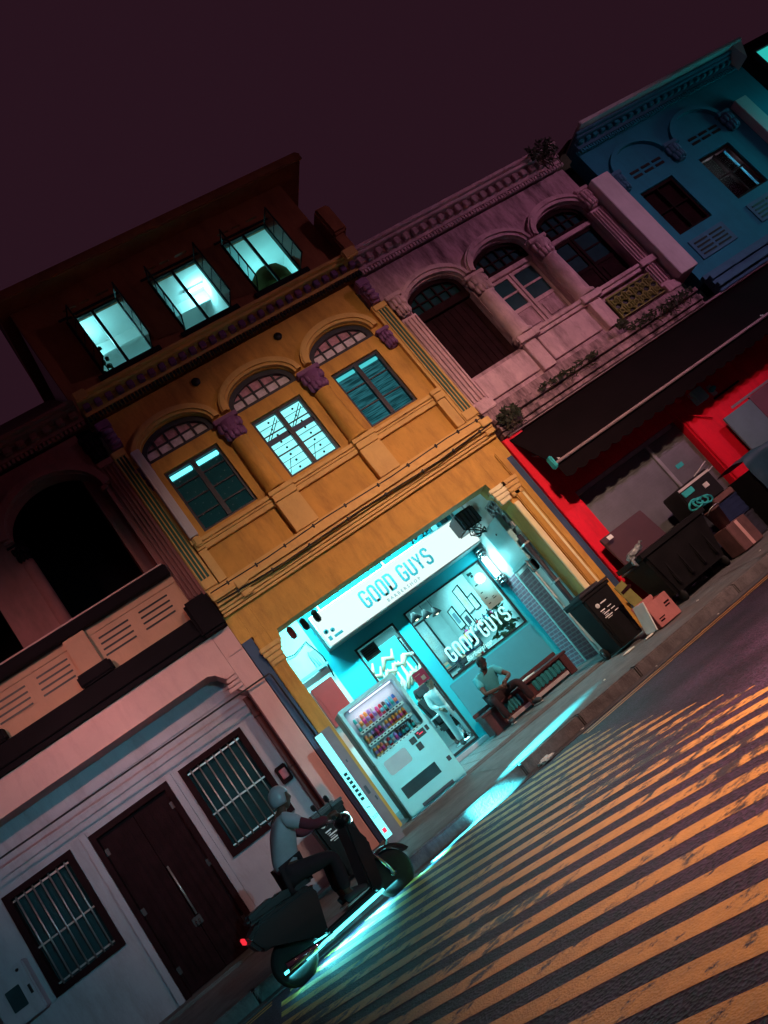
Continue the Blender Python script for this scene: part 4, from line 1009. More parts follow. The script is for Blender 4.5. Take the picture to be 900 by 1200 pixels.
g = MB(); letters(g, 'GOOD GUYS', 4.06, 1.62, .30, .145, .03, .042, YS + .02, YS + .028)
text_into(g, 'Barbershop', 4.30, YS + .026, 1.475, .13, shear=.3, depth=.006); g.build('window_lettering', M('pale teal lettering', (.74, .92, .91), .5, .05, 4), wf)
g = MB(); g.box(2.72, 2.76, YS - .01, YS + .06, .32, 2.87); g.box(3.56, 3.60, YS - .01, YS + .06, .32, 2.87); g.box(2.76, 3.56, YS - .01, YS + .06, 2.83, 2.87); g.box(2.76, 3.56, YS - .01, YS + .06, .32, .37)
df = g.build('shop_door', mt['black'], sf)
g = MB(); g.box(2.76, 3.56, YS + .02, YS + .028, .37, 2.83); g.build('door_glass', mt['glass'], df)
g = MB(); g.box(3.50, 3.53, YS - .07, YS - .04, .95, 1.5, .008); g.box(3.505, 3.525, YS - .04, YS + .018, 1.0, 1.03); g.box(3.505, 3.525, YS - .04, YS + .018, 1.42, 1.45); g.build('handle', mt['chrome'], df)
g = MB(); g.lathe([(0, -.03), (.035, -.03), (.035, 0)], (3.54, YS - .012, 2.2), 10, 'y'); g.build('door_closer_cap', mt['greywhite'], df)
g = MB(); g.box(2.74, 3.7, YS - .22, YS - .015, .222, .30, .01); g.build('threshold', mt['ledgegrey'], sf)
def arc_pts(c, r, a0, a1, n): return [(c[0] + r * math.cos(a0 + (a1 - a0) * k / n), c[1] + r * math.sin(a0 + (a1 - a0) * k / n)) for k in range(n + 1)]
# shop interior: floor, walls, ceiling
g = MB(); g.box(2.2, 5.88, YS + .11, 19, .2, .30); g.build('shop_floor', mt['tile'], sf)
g = MB(); g.box(2.1, 2.2, YS + .101, 19, .2, 3.5); g.box(5.80, 5.88, YS + .101, 19, .301, 3.5); g.box(2.2, 5.80, 18.8, 18.9, .301, 3.5); g.box(2.2, 5.80, YS + .101, 18.8, 3.3, 3.4); g.build('shop_room', M('shop inner wall', (.40, .46, .46), .7, .15, 1.5), sf)
lamp('shop_light', 'AREA', (4.0, 16.4, 3.25), 430, (.36, .95, 1), sf, (4.0, 16.4, 0), shape='RECTANGLE', size=2.4, size_y=3.0)
# things in the shop
for nm, lab, y, z0, z1, wd in (('picture_frame', 'tall framed picture high on the shop wall seen through the window', 16.7, 2.30, 2.95, .26), ('picture_frame', 'narrow framed picture beside the tall one on the shop wall', 16.25, 2.25, 2.6, .2),
                               ('picture_frame', 'lower framed picture left on the shop wall', 17.3, 2.05, 2.45, .3), ('picture_frame', 'small framed picture above the right window lettering', 15.55, 2.02, 2.36, .24),
                               ('picture_frame', 'framed picture deepest on the shop side wall', 17.9, 2.2, 2.75, .26)):
    t = thing(nm, lab, 'picture', (5.79, y, z0), 0, 'framed pictures on the shop wall')
    g = MB(); x = 5.77; f_ = .022; g.box(x, 5.798, y - wd, y - wd + f_, z0, z1); g.box(x, 5.798, y + wd - f_, y + wd, z0, z1); g.box(x, 5.798, y - wd + f_, y + wd - f_, z0, z0 + f_); g.box(x, 5.798, y - wd + f_, y + wd - f_, z1 - f_, z1); g.build('frame', mt['black'], t)
    g = MB(); g.box(5.785, 5.798, y - wd + f_, y + wd - f_, z0 + f_, z1 - f_); pr0 = g.build('print', mt['poster'], t)
    g = MB(); g.box(5.780, 5.7845, y - wd * .5, y + wd * .5, z0 + (z1 - z0) * .25, z0 + (z1 - z0) * .75); g.build('picture', mt[('tealcloth', 'tealdark', 'muraltan', 'darkframe', 'panelblue')[int(y * 10) % 5]], pr0)
for x, lab in ((4.75, 'left wall mirror deep inside the barbershop'), (5.2, 'right wall mirror deep inside the barbershop')):
    t = thing('mirror', lab, 'mirror', (x, 18.75, 1.4), 0, 'barbershop mirrors')
    g = MB(); g.box(x - .19, x - .15, 18.74, 18.79, 1.6, 3.0); g.box(x + .15, x + .19, 18.74, 18.79, 1.6, 3.0); g.box(x - .15, x + .15, 18.74, 18.79, 1.6, 1.65); g.box(x - .15, x + .15, 18.74, 18.79, 2.95, 3.0); g.build('frame', mt['black'], t)
    g = MB(); g.box(x - .15, x + .15, 18.76, 18.78, 1.65, 2.95); g.build('glass', mt['chrome'], t)
t = thing('counter', 'pale counter crowded with bottles inside the barbershop', 'counter', (4.9, 17.6, .3))
g = MB(); g.box(4.0, 5.75, 17.4, 17.8, 1.05, 1.12, .01); g.build('top', mt['white'], t)
g = MB(); g.box(4.05, 5.7, 17.45, 17.78, .3, 1.05); g.build('body', mt['darkframe'], t)
random.seed(11)
cols = ['teal', 'pinkposter', 'black', 'white', 'orange', 'tealcloth', 'metal', 'darkframe']
for k in range(16):
    x = 4.05 + .105 * k; h = random.uniform(.12, .3)
    t = thing('bottle', 'small toiletry bottle standing in the row on the shop counter', 'bottle', (x, 17.55, 1.121), 0, 'toiletry bottles on the shop counter')
    y = 17.55 + random.uniform(-.08, .1)
    g = MB(); g.lathe([(.03, 1.121), (.032, 1.13), (.032, 1.121 + h * .7), (.012, 1.121 + h * .8)], (x, y, 0), 10); g.build('body', mt[random.choice(cols)], t)
    g = MB(); g.lathe([(.013, 1.121 + h * .8), (.013, 1.121 + h)], (x, y, 0), 8); g.build('cap', mt['black'], t)
def barber_chair(x, y, rz, lab):
    t = thing('barber_chair', lab, 'chair', (x, y, .3), rz, 'barber chairs inside the shop')
    g = MB(); g.lathe([(.30, 0), (.30, .03), (.08, .07), (.06, .3), (.1, .38)], (0, 0, 0), 18); g.build('base', mt['chrome'], t, local=True)
    g = MB(); g.box(-.27, .27, -.27, .25, .40, .54, .04); g.build('seat', mt['leather'], t, local=True)
    g = MB(); g.obox(Matrix.Translation((0, .30, .86)) @ Matrix.Rotation(R(-12), 4, 'X'), .5, .1, .66, .04); g.build('backrest', mt['leather'], t, local=True)
    g = MB(); g.obox(Matrix.Translation((0, .38, 1.28)) @ Matrix.Rotation(R(-12), 4, 'X'), .28, .08, .16, .03); g.build('headrest', mt['leather'], t, local=True)
    for s in (-1, 1):
        g = MB(); g.tube([(s * .30, .24, .55), (s * .31, .2, .74), (s * .31, -.2, .74), (s * .30, -.24, .5)], .028, 8); g.build('arm', mt['chrome'], t, local=True)
    g = MB(); g.box(-.18, .18, -.52, -.36, .1, .13, .01); g.tube([(0, -.2, .42), (0, -.42, .12)], .03, 6); g.build('footrest', mt['chrome'], t, local=True)
    return t
barber_chair(3.92, 16.4, R(25), 'black barber chair behind the glass door')
barber_chair(4.75, 16.3, R(-20), 'black barber chair under the window lettering')
t = thing('table_lamp', 'small orange lamp glowing on the shop counter', 'lamp', (4.42, 16.9, .3))
g = MB(); g.lathe([(.05, 1.9), (.12, 1.7)], (4.42, 16.9, .35), 14); g.build('lamp_shade', EM('orange lamp shade', (1, .45, .12), 1.5), t)
g = MB(); g.lathe([(.1, 0), (.015, .03), (.015, 1.75)], (4.42, 16.9, .30), 10); g.build('stand', mt['black'], t)
# clutter of the barbershop: shelves, products, pendant lamps, stools, a coat rail, a waiting bench
t = thing('wall_shelf', 'dark wall shelf along the barbershop side wall under the pictures', 'shelf', (5.68, 16.6, 1.85))
g = MB(); g.box(5.55, 5.798, 15.3, 18.2, 1.88, 1.92, .006); g.build('board', mt['darkframe'], t)
for y in (15.6, 16.7, 17.8):
    g = MB(); g.prism([(5.60, 1.879), (5.797, 1.879), (5.797, 1.70)], y, y + .03); g.build('bracket', mt['black'], t)
random.seed(31)
for k in range(22):
    y = 15.38 + .128 * k; h = random.uniform(.10, .26); r = random.uniform(.025, .045); m_ = mt[random.choice(['teal', 'pinkposter', 'black', 'white', 'orange', 'tealcloth', 'metal', 'cloth_white', 'redbox', 'blueplastic'])]
    t = thing('bottle', 'product bottle standing in the row on the dark wall shelf of the shop', 'bottle', (5.67, y, 1.921), 0, 'product bottles on the shop wall shelf')
    g = MB(); g.lathe([(r, 1.921), (r, 1.921 + h * .7), (r * .4, 1.921 + h * .82)], (5.67, y, 0), 10); g.build('body', m_, t)
    g = MB(); g.lathe([(r * .45, 1.921 + h * .82), (r * .45, 1.921 + h)], (5.67, y, 0), 8); g.build('cap', mt['black'], t)
for k, (x, y) in enumerate(((4.3, 15.4), (4.75, 16.2), (5.2, 17.0))):
    t = thing('pendant_lamp', ('nearest', 'middle', 'farthest')[k] + ' black pendant lamp of the row hanging inside the shop', 'lamp', (x, y, 2.7), 0, 'pendant lamps in the shop')
    g = MB(); g.lathe([(.03, 2.92), (.05, 2.88), (.13, 2.74), (.125, 2.74), (.02, 2.88)], (x, y, 0), 16); g.build('lamp_shade', mt['black'], t)
    g = MB(); g.tube([(x, y, 2.92), (x, y, 3.3)], .006, 5); g.build('cord', mt['wire'], t)
    g = MB(); g.ball((x, y, 2.77), .045, sub=2); g.build('bulb', EM('pendant bulb', (1, .8, .55), 4) if k == 0 else bpy.data.materials['pendant bulb'], t)
for k, (x, y) in enumerate(((4.25, 15.1), (5.1, 15.25))):
    t = thing('stool', ('round chrome stool under the first letters on the shop window', 'round chrome stool under the last letters on the shop window')[k], 'stool', (x, y, .3))
    g = MB(); g.lathe([(.0, .98), (.17, .98), (.18, 1.0), (.17, 1.05), (0, 1.06)], (x, y, .0), 18); g.build('seat', mt['leather'], t)
    g = MB(); g.lathe([(.2, .30), (.2, .32), (.03, .36), (.025, .98)], (x, y, 0), 16); g.build('leg', mt['chrome'], t)
t = thing('magazine_rack', 'shelf unit packed with coloured boxes behind the lower shop window', 'shelf', (4.65, 15.6, .3))
g = MB()
for z in (.9, 1.25, 1.6): g.box(4.0, 5.25, 15.85, 16.05, z, z + .02)
for x in (4.0, 4.62, 5.23): g.box(x, x + .02, 15.85, 16.05, .3, 1.75)
g.build('frame', mt['darkframe'], t)
random.seed(77)
for z in (1.271, 1.621):
    x = 4.05
    while x < 5.15:
        w_ = random.uniform(.05, .14); h = random.uniform(.1, .24)
        if not 4.55 < x + w_ < 4.66 or x > 4.63:
            b = thing('product_box', 'small coloured product box on the shelf behind the lower shop window', 'box', (x, 15.9, z), 0, 'product boxes behind the shop window')
            g = MB(); g.box(x, x + w_ - .01, 15.87, 16.0, z, z + h, .004); g.build('carton', mt[random.choice(['tealdark', 'black', 'darkframe', 'redbox', 'cardboard', 'panelblue', 'blueplastic', 'panelplum', 'muraltan'])], b)
            g = MB(); g.box(x + .01, x + w_ - .02, 15.866, 15.8695, z + h * .3, z + h * .6); g.build('label', mt['tealcloth'], b)
        x += w_ + .01
t = thing('tall_plant', 'dark leafy plant in the right corner of the shop window', 'plant', (5.5, 14.85, .3))
g = MB(); random.seed(5)
for k in range(120):
    p = Vector((5.52 + random.gauss(0, .13), 14.85 + random.gauss(0, .1), 1.66 + random.gauss(0, .2))); d = Vector((random.gauss(0, 1), random.gauss(0, 1), random.gauss(0, .8))).normalized() * .11; e = d.cross(Vector((.3, 1, .2))).normalized() * .035
    if p.x + abs(d.x) > 5.79: continue
    g.face([p - d, p + e, p + d, p - e])
g.build('leaves', mt['plant'], t)
g = MB(); g.lathe([(.16, .30), (.2, .75)], (5.52, 14.85, 0), 14); g.build('pot', mt['darkframe'], t)
g = MB(); g.tube([(5.52, 14.85, .7), (5.50, 14.85, 1.7)], .02, 6); g.build('stem', mt['vine'], t)
t = thing('poster', 'long white poster with small drawings in the right of the shop window', 'poster', (5.52, 14.5, 1.99))
g = MB(); g.box(5.30, 5.66, 14.47, 14.478, 1.99, 2.86); g.build('sheet', mt['white'], t)
g = MB()
for (x, z, w_, h) in ((5.38, 2.74, .09, .05), (5.41, 2.68, .05, .05), (5.36, 2.50, .07, .03), (5.36, 2.33, .05, .02), (5.36, 2.2, .06, .02), (5.36, 2.08, .05, .02), (5.5, 2.12, .08, .015), (5.5, 2.16, .05, .012)): g.box(x, x + w_, 14.462, 14.469, z, z + h)
text_into(g, 'R', 5.36, 14.468, 2.73, .10); g.build('print', mt['ink'], t)
t = thing('poster', 'pink square card stuck on the door glass', 'poster', (3.5, YS + .03, 1.66))
g = MB(); g.box(3.30, 3.555, YS + .03, YS + .034, 1.66, 1.90); g.build('card', mt['pinkposter'], t)
g = MB(); g.box(3.42, 3.5, YS + .0285, YS + .0295, 1.70, 1.78); g.box(3.33, 3.44, YS + .0285, YS + .0295, 1.83, 1.84); g.build('print', mt['foam'], t)
t = thing('door_sign', 'dark list of small lines at the top of the door glass', 'sign', (2.95, YS + .03, 2.6))
g = MB(); g.box(2.80, 3.12, YS + .03, YS + .034, 2.55, 2.80); g.build('sheet', mt['tealdark'], t)
g = MB()
for k in range(5): g.box(2.83, 2.83 + (.25, .2, .26, .17, .22)[k], YS + .0285, YS + .0295, 2.59 + .04 * k, 2.602 + .04 * k)
g.build('print', mt['ink'], t)
t = thing('mural', 'tan and teal mural on the shop wall behind the door glass', 'mural', (3.6, 17.9, 1.2))
g = MB(); g.box(2.9, 4.35, 17.9, 17.93, 1.2, 3.0); g.build('panel', mt['tealcloth'], t)
g = MB(); random.seed(2)
for k in range(11):
    x = 3.0 + .11 * k; z = 2.15 + .35 * math.sin(k * 1.3); g.tube([(x, 17.885, z), (x + .16, 17.885, z + .22), (x + .34, 17.885, z + .12), (x + .44, 17.885, z + .3)], [.03, .07, .06, .02], 7)
g.build('painted_figures', mt['muraltan'], t)
g = MB()
for k in range(7): g.tube([(3.05 + .17 * k, 17.88, 1.7 + .1 * (k % 3)), (3.2 + .17 * k, 17.88, 2.0 + .12 * (k % 2)), (3.3 + .15 * k, 17.88, 2.5)], [.02, .05, .01], 6)
g.build('painted_waves', mt['white'], t)

# sign box
t = thing('shop_sign', 'long white lit sign box reading GOOD GUYS BARBERSHOP over the teal front', 'sign', (4.07, 14.1, 3.09))
g = MB(); g.box(2.32, 5.83, 13.915, 14.30, 3.085, 3.755, .008); g.build('case', mt['metal'], t)
g = MB(); g.box(2.345, 5.805, 13.895, 13.913, 3.11, 3.73, .004); fc = g.build('face', mt['sign'], t)
g = MB(); letters(g, 'GOOD GUYS', 3.27, 3.27, .34, .155, .034, .042, 13.885, 13.8945); g.build('lettering', mt['tealink'], t)
g = MB(); text_into(g, 'BARBERSHOP', 3.66, 13.893, 3.155, .085, spacing=1.62, depth=.003); g.build('small_lettering', mt['tealink'], t)
g = MB()
for (x, z, r) in ((2.43, 3.37, .045), (2.545, 3.335, .04)): g.lathe([(r * .55, 0), (r, 0), (r, .006), (r * .55, .006), (r * .55, 0)], (x, 13.887, z), 16, 'y')
g.box(2.40, 2.46, 13.887, 13.893, 3.19, 3.27, .01); g.box(2.51, 2.68, 13.887, 13.893, 3.19, 3.24, .01); g.tube([(2.525, 13.89, 3.335), (2.565, 13.89, 3.335)], .008, 5); g.build('emblems', mt['tealink'], t)
for x in (2.6, 4.07, 5.55):
    g = MB(); g.box(x - .02, x + .02, 14.1, 14.2, 3.756, 3.989); g.build('bracket', mt['metal'], t)
# fittings above the sign
for k, x in enumerate((4.78, 5.04)):
    t = thing('spotlight', ('first' if k == 0 else 'second') + ' small dark spotlight bent over the top edge of the lit sign', 'spotlight', (x, 14.0, 3.85), 0, 'small fittings above the sign')
    g = MB(); g.tube([(x - .04, 14.0, 3.775), (x - .02, 13.97, 3.86), (x + .03, 13.94, 3.90)], .018, 6); g.build('arm', mt['black'], t)
    g = MB(); g.tube([(x + .02, 13.95, 3.91), (x + .05, 13.9, 3.83)], [.028, .045], 10); g.build('lamp_head', mt['black'], t)
for x, lab, c in ((5.27, 'grey box fitting above the right part of the sign', 'vgrey'), (5.52, 'dark box fitting above the right end of the sign', 'black')):
    t = thing('control_box', lab, 'box', (x, 14.0, 3.757), 0, 'small fittings above the sign')
    g = MB(); g.box(x - .06, x + .06, 13.96, 14.06, 3.757, 3.93, .01); g.build('case', mt[c], t)
    g = MB(); g.tube([(x, 14.02, 3.775), (x + .06, 14.1, 3.775)], .01, 5); g.build('lead', mt['wire'], t)
for k, (x, c) in enumerate(((1.93, 'redbox'), (2.2, 'black'), (2.45, 'black'))):
    t = thing('paper_lantern', ('small red lantern', 'dark lantern beside the red one', 'dark lantern nearest the sign end')[k] + ' hanging in a row under the beam', 'lantern', (x, 12.9, 3.55), 0, 'lanterns under the beam')
    x *= .93
    g = MB(); g.lathe([(.03, 3.42), (.055, 3.46), (.055, 3.60), (.03, 3.64)], (x, 12.9, 0), 12); g.build('shade', mt[c], t)
    g = MB(); g.tube([(x, 12.9, 3.64), (x, 12.9, 3.989)], .006, 5); g.build('cord', mt['wire'], t)
t = thing('ceiling_batten_light', 'long tube light on the ceiling in front of the sign', 'lamp', (3.8, 13.1, 3.99))
g = MB(); g.box(1.7, 5.1, 13.06, 13.14, 3.95, 3.989, .004); g.build('batten', mt['white'], t)
g = MB(); g.tube([(1.75, 13.1, 3.92), (5.05, 13.1, 3.92)], .02, 10); g.build('tube', mt['tube'], t)
tl = lamp('tube_light', 'AREA', (3.4, 13.12, 3.90), 205, (.13, .93, 1), t, (3.4, 14.4, 2.9), shape='RECTANGLE', size=3.3, size_y=.1); tl.data.spread = R(125)
# caged lamp at the right of the window
t = thing('caged_wall_lamp', 'upright caged tube lamp blazing cyan at the right edge of the teal front', 'lamp', (5.79, 14.3, 2.2))
cx, cy = 5.76, 14.2
g = MB(); g.tube([(cx, cy, 2.40), (cx, cy, 2.82)], .062, 14); g.build('tube', EM('bright tube', (.72, 1, 1), 5), t)
g = MB()
for k in range(8):
    a = 2 * PI * k / 8
    for za, zb in ((2.24, 2.38), (2.84, 2.98)): g.tube([(cx + .085 * math.cos(a), cy + .085 * math.sin(a), za), (cx + .085 * math.cos(a + .7), cy + .085 * math.sin(a + .7), zb)], .009, 5)
for z in (2.24, 2.31, 2.38, 2.84, 2.91, 2.98): g.lathe([(.08, z), (.095, z), (.095, z + .015), (.08, z + .015), (.08, z)], (cx, cy, 0), 14)
g.build('cage', mt['chrome'], t)
g = MB(); g.box(cx - .05, cx + .05, 14.27, 14.349, 2.2, 3.02, .01); g.build('backplate', mt['tealdark'], t)
lamp('cage_light', 'POINT', (cx - .12, cy - .16, 2.61), 26, (.28, .95, 1), t, shadow_soft_size=.12)
# air conditioner, pipe and small cabinet on the side wall
t = thing('air_conditioner', 'dark air conditioner unit in the upper right corner beside the sign', 'air conditioner', (5.6, 13.55, 3.1))
g = MB(); g.box(5.42, 5.85, 13.25, 13.75, 3.30, 3.66, .03); g.build('case', mt['black'], t)
g = MB()
for k in range(5): g.box(5.45 + .08 * k, 5.50 + .08 * k, 13.235, 13.249, 3.34, 3.62)
g.build('grille', mt['darkframe'], t)
g = MB()
random.seed(4)
for k in range(6): g.tube([(5.6 + random.uniform(-.15, .2), 13.3, 3.32), (5.6 + random.uniform(-.2, .2), 13.22, 3.2 + random.uniform(-.05, .05)), (5.65 + random.uniform(-.1, .15), 13.3, 3.08), (5.83, 13.4, 3.2)], .012, 5)
g.build('cable_tangle', mt['wire'], t)
for x in (5.5, 5.78):
    g = MB(); g.tube([(x, 13.5, 3.66), (x, 13.5, 3.989)], .012, 6); g.build('hanger', mt['metal'], t)
t = thing('wall_cabinet', 'long pale teal cabinet on the side wall above the brick panels', 'cabinet', (5.84, 13.1, 2.2))
g = MB(); g.box(5.74, 5.858, 12.6, 13.5, 2.18, 2.26, .01); g.box(5.76, 5.858, 12.62, 13.48, 2.261, 3.12, .01); g.build('case', M('pale teal metal', (.30, .55, .58), .45, .12, 2), t)
g = MB(); g.lathe([(0, -.01), (.02, -.01), (.02, 0)], (5.759, 13.05, 2.9), 8, 'x'); g.build('lock', mt['black'], t)
t = thing('rain_pipe', 'pair of dark pipes down the side wall by the cream pier moulding', 'pipe', (5.82, 12.42, .26))
g = MB(); g.tube([(5.82, 12.48, .24), (5.82, 12.48, 2.6)], .045, 10); g.tube([(5.83, 12.58, .24), (5.83, 12.58, 2.5)], .025, 8); g.build('pipe', mt['darkframe'], t)
for z in (.7, 1.6, 2.4):
    g = MB(); g.box(5.77, 5.879, 12.42, 12.62, z, z + .03); g.build('clip', mt['metal'], t)
t = thing('hose_box', 'dark square fitting with a looped handle on the side wall below the cabinet', 'box', (5.8, 12.75, 2.0))
g = MB(); g.box(5.76, 5.86, 12.66, 12.9, 1.96, 2.16, .02); g.build('case', mt['black'], t)
g = MB(); g.tube([(5.74, 12.66, 2.14), (5.68, 12.62, 2.2), (5.68, 12.62, 2.0), (5.74, 12.66, 1.96)], .014, 6); g.build('handle', mt['metal'], t)
# red cabinet and shelf on the white wall left of the teal front
t = thing('red_cabinet', 'deep red cabinet on the white wall behind the vending machine', 'cabinet', (1.87, YS, 2.0))
g = MB(); g.box(1.64, 2.08, 14.12, 14.349, 1.95, 2.72, .01); g.build('case', mt['redbox'], t)
g = MB(); g.box(1.69, 2.03, 14.105, 14.119, 2.0, 2.67, .006); g.build('door', mt['redbox'], t)
t = thing('wall_bracket', 'grey angled bracket arm on the white wall above the red cabinet', 'bracket', (1.9, YS, 2.95))
g = MB(); g.box(1.55, 2.2, 14.2, 14.28, 2.93, 2.98, .005); g.tube([(2.02, 14.3, 3.32), (2.06, 14.27, 2.98)], .018, 6); g.tube([(2.08, 14.3, 3.2), (2.1, 14.26, 2.95)], .018, 6); g.build('arm', mt['vgrey'], t)
g = MB(); g.box(2.0, 2.14, 14.28, 14.348, 2.9, 3.3, .01); g.build('backplate', mt['vgrey'], t)
o = MB().tube([(1.5, 14.3, 3.5), (1.8, 14.28, 3.42), (2.1, 14.3, 3.5), (2.2, 14.3, 3.1), (2.15, 14.3, 2.7)], .012, 5).build('cable', mt['wire']); tag(o, 'loose cable drooping across the white wall above the bracket', 'cable')

# ================================================================== THINGS ON THE FOOTPATH
t = thing('vending_machine', 'white drinks vending machine with three rows of coloured cans', 'vending machine', (2.0, 12.1, .17))
VX0, VX1, VY, VZ0, VZ1 = 1.50, 2.49, 11.73, .20, 1.99
b = MB(); b.box(VX0, VX1, 11.95, 12.50, VZ0, VZ1, .012); b.build('cabinet', mt['vendside'], t)
def rrect(x0, x1, z0, z1, r, n=5):
    P = []
    for (cx_, cz_, a0) in ((x1 - r, z0 + r, -PI / 2), (x1 - r, z1 - r, 0), (x0 + r, z1 - r, PI / 2), (x0 + r, z0 + r, PI)):
        P += [(cx_ + r * math.cos(a0 + PI / 2 * k / n), cz_ + r * math.sin(a0 + PI / 2 * k / n)) for k in range(n + 1)]
    return P
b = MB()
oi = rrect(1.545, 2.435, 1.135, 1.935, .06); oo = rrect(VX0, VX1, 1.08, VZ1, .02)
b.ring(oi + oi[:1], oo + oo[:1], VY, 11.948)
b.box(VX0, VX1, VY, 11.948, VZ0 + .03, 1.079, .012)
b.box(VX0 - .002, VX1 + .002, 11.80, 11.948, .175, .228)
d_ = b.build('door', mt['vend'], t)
b = MB(); b.prism(rrect(1.548, 2.432, 1.138, 1.932, .058), 11.93, 11.946); b.build('lining', mt['vendin'], d_)
b = MB(); b.prism(rrect(1.55, 2.43, 1.14, 1.93, .055), 11.745, 11.749); b.build('front_glass', mt['glass'], d_)
canc = [M('can ' + n, c, .3, .1, 12, metal=.25) for n, c in (('teal', (.02, .38, .36)), ('pale', (.50, .42, .45)), ('coral', (.62, .15, .09)), ('orange', (.70, .25, .06)), ('lilac', (.32, .17, .45)), ('pink', (.60, .05, .24)), ('red', (.42, .02, .04)), ('dark', (.035, .02, .025)), ('sky', (.10, .38, .50)), ('blue', (.02, .12, .38)))]
rows = [(1.58, .225, [0, 1, 2, 3, 4, 1, 5, 6, 7, 8, 8, 9]), (1.375, .15, [2, 1, 4, 5, 5, 1, 3, 3, 3, 3, 3, 3]), (1.165, .15, [3, 3, 2, 1, 6, 8, 4, 7, 7, 7, 8, 7])]
for z, h, cl in rows:
    g = MB(); g.box(1.60, 2.37, 11.79, 11.92, z - .035, z - .02); g.box(1.60, 2.37, 11.775, 11.789, z - .05, z - .005); sh_ = g.build('shelf', mt['white'], t)
    g = MB()
    for k in range(12): g.box(1.625 + .061 * k, 1.655 + .061 * k, 11.770, 11.7745, z - .037, z - .018)
    g.build('button_strip', mt['ink'], sh_)
    for k in range(12):
        x = 1.64 + .061 * k; hh = h * (1 if k < 6 or h < .2 else .82)
        g = MB(); g.lathe([(.020, 0), (.026, .012), (.026, hh * .84), (.019, hh * .9), (.019, hh * .96), (.006, hh * .97)], (x, 11.85, z - .0195), 12); c_ = g.build('drink_can', canc[cl[k]], t)
        g = MB(); g.lathe([(.0268, hh * .3), (.0268, hh * .62)], (x, 11.85, z - .0195), 12); g.build('can_band', canc[(cl[k] + 1 + k % 3) % 10], c_)
g = MB(); g.box(1.66, 2.40, 11.80, 11.90, 1.895, 1.915, .004); g.build('tube', EM('machine tube lamp', (.85, .8, 1), 2.2), d_)
lamp('machine_light', 'AREA', (2.0, 11.82, 1.885), 2.6, (1, .82, .92), t, (2.0, 11.86, 1.2), shape='RECTANGLE', size=.75, size_y=.06)
g = MB(); oi = rrect(1.60, 1.985, .825, 1.045, .04); g.prism(oi, VY - .004, VY - .001); g.build('blank_panel', mt['vgrey'], d_)
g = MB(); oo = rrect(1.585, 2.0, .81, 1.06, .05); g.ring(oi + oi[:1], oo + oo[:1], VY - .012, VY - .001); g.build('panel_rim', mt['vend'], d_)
g = MB(); g.box(1.60, 2.21, VY - .006, VY - .001, .45, .625); g.build('delivery_flap', mt['panedark'], d_)
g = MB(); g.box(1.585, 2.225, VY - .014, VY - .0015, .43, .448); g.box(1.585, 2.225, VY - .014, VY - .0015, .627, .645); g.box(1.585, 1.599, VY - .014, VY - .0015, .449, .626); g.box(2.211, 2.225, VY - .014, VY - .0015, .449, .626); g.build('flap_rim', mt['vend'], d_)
g = MB(); g.box(2.09, 2.19, VY - .012, VY - .001, .985, 1.075, .004); g.box(2.21, 2.37, VY - .012, VY - .001, 1.0, 1.10, .004); g.box(2.13, 2.22, VY - .014, VY - .001, .86, .965, .004); g.box(2.39, 2.44, VY - .012, VY - .001, 1.02, 1.10, .004); g.build('coin_panel', mt['black'], d_)
g = MB(); g.box(2.26, 2.33, VY - .015, VY - .0125, 1.04, 1.055); g.box(2.24, 2.27, VY - .015, VY - .0125, 1.07, 1.085); g.build('display', mt['reddot'], d_)
g = MB(); g.box(2.38, 2.44, VY - .01, VY - .001, .50, .57, .004); g.build('lock', mt['darkframe'], d_)
g = MB(); g.box(1.72, 2.27, VY - .008, VY - .001, .235, .285, .004); g.build('kick_plate', mt['darkframe'], d_)
for x in (1.56, 2.43):
    for y in (11.85, 12.42):
        g = MB(); g.tube([(x, y, .15), (x, y, .2)], .03, 8); g.build('foot', mt['rubber'], t)

t = thing('lit_sign_post', 'slim vertical box with a glowing cyan face on the footpath by the pink pier', 'sign', (1.09, 11.1, .17))
g = MB(); g.box(.965, 1.215, 11.005, 11.20, .24, 1.875, .006); g.box(.98, 1.20, 11.02, 11.19, .165, .24); g.build('case', mt['vendside'], t)
g = MB(); g.box(.972, 1.078, 10.992, 11.004, .29, 1.86, .003); g.build('lit_face', mt['lightbox'], t)
g = MB(); random.seed(9)
for k in range(7): 
    z = 1.22 - .062 * k; g.box(1.0, 1.05, 10.987, 10.9915, z, z + .04); 
    if k % 2: g.box(1.012, 1.03, 10.985, 10.9868, z + .014, z + .026)
g.obox(Matrix.Translation((1.025, 10.989, .74)) @ Matrix.Rotation(.5, 4, 'Y'), .05, .004, .012)
text_into(g, '227', .99, 10.99, .58, .055, depth=.003); g.build('lettering', mt['tealink'], t)
g = MB(); g.box(1.0, 1.05, 10.986, 10.9915, .36, .42); g.build('red_mark', mt['reddot'], t)
g = MB(); g.box(1.12, 1.16, 10.995, 11.004, .86, .98, .004); g.box(1.13, 1.15, 10.995, 11.004, 1.35, 1.39); g.box(1.17, 1.19, 10.995, 11.004, .74, .80); g.build('lock_plate', mt['darkframe'], t)
lamp('sign_light', 'AREA', (1.02, 10.94, 1.1), 5, (.2, .93, 1), t, (1.02, 5, .9), shape='RECTANGLE', size=.1, size_y=1.4)
o = MB().tube([(.98, 11.0, .28), (.9, 10.97, .22), (.80, 10.9, .19), (.62, 10.6, .185)], .012, 6).build('cable', M('cable with cyan glint', (.08, .5, .52), .5, .1, 5)); tag(o, 'cable coloured with a cyan glint trailing from the foot of the lit sign box', 'cable')  # the cyan reflection is put into the cable's own colour

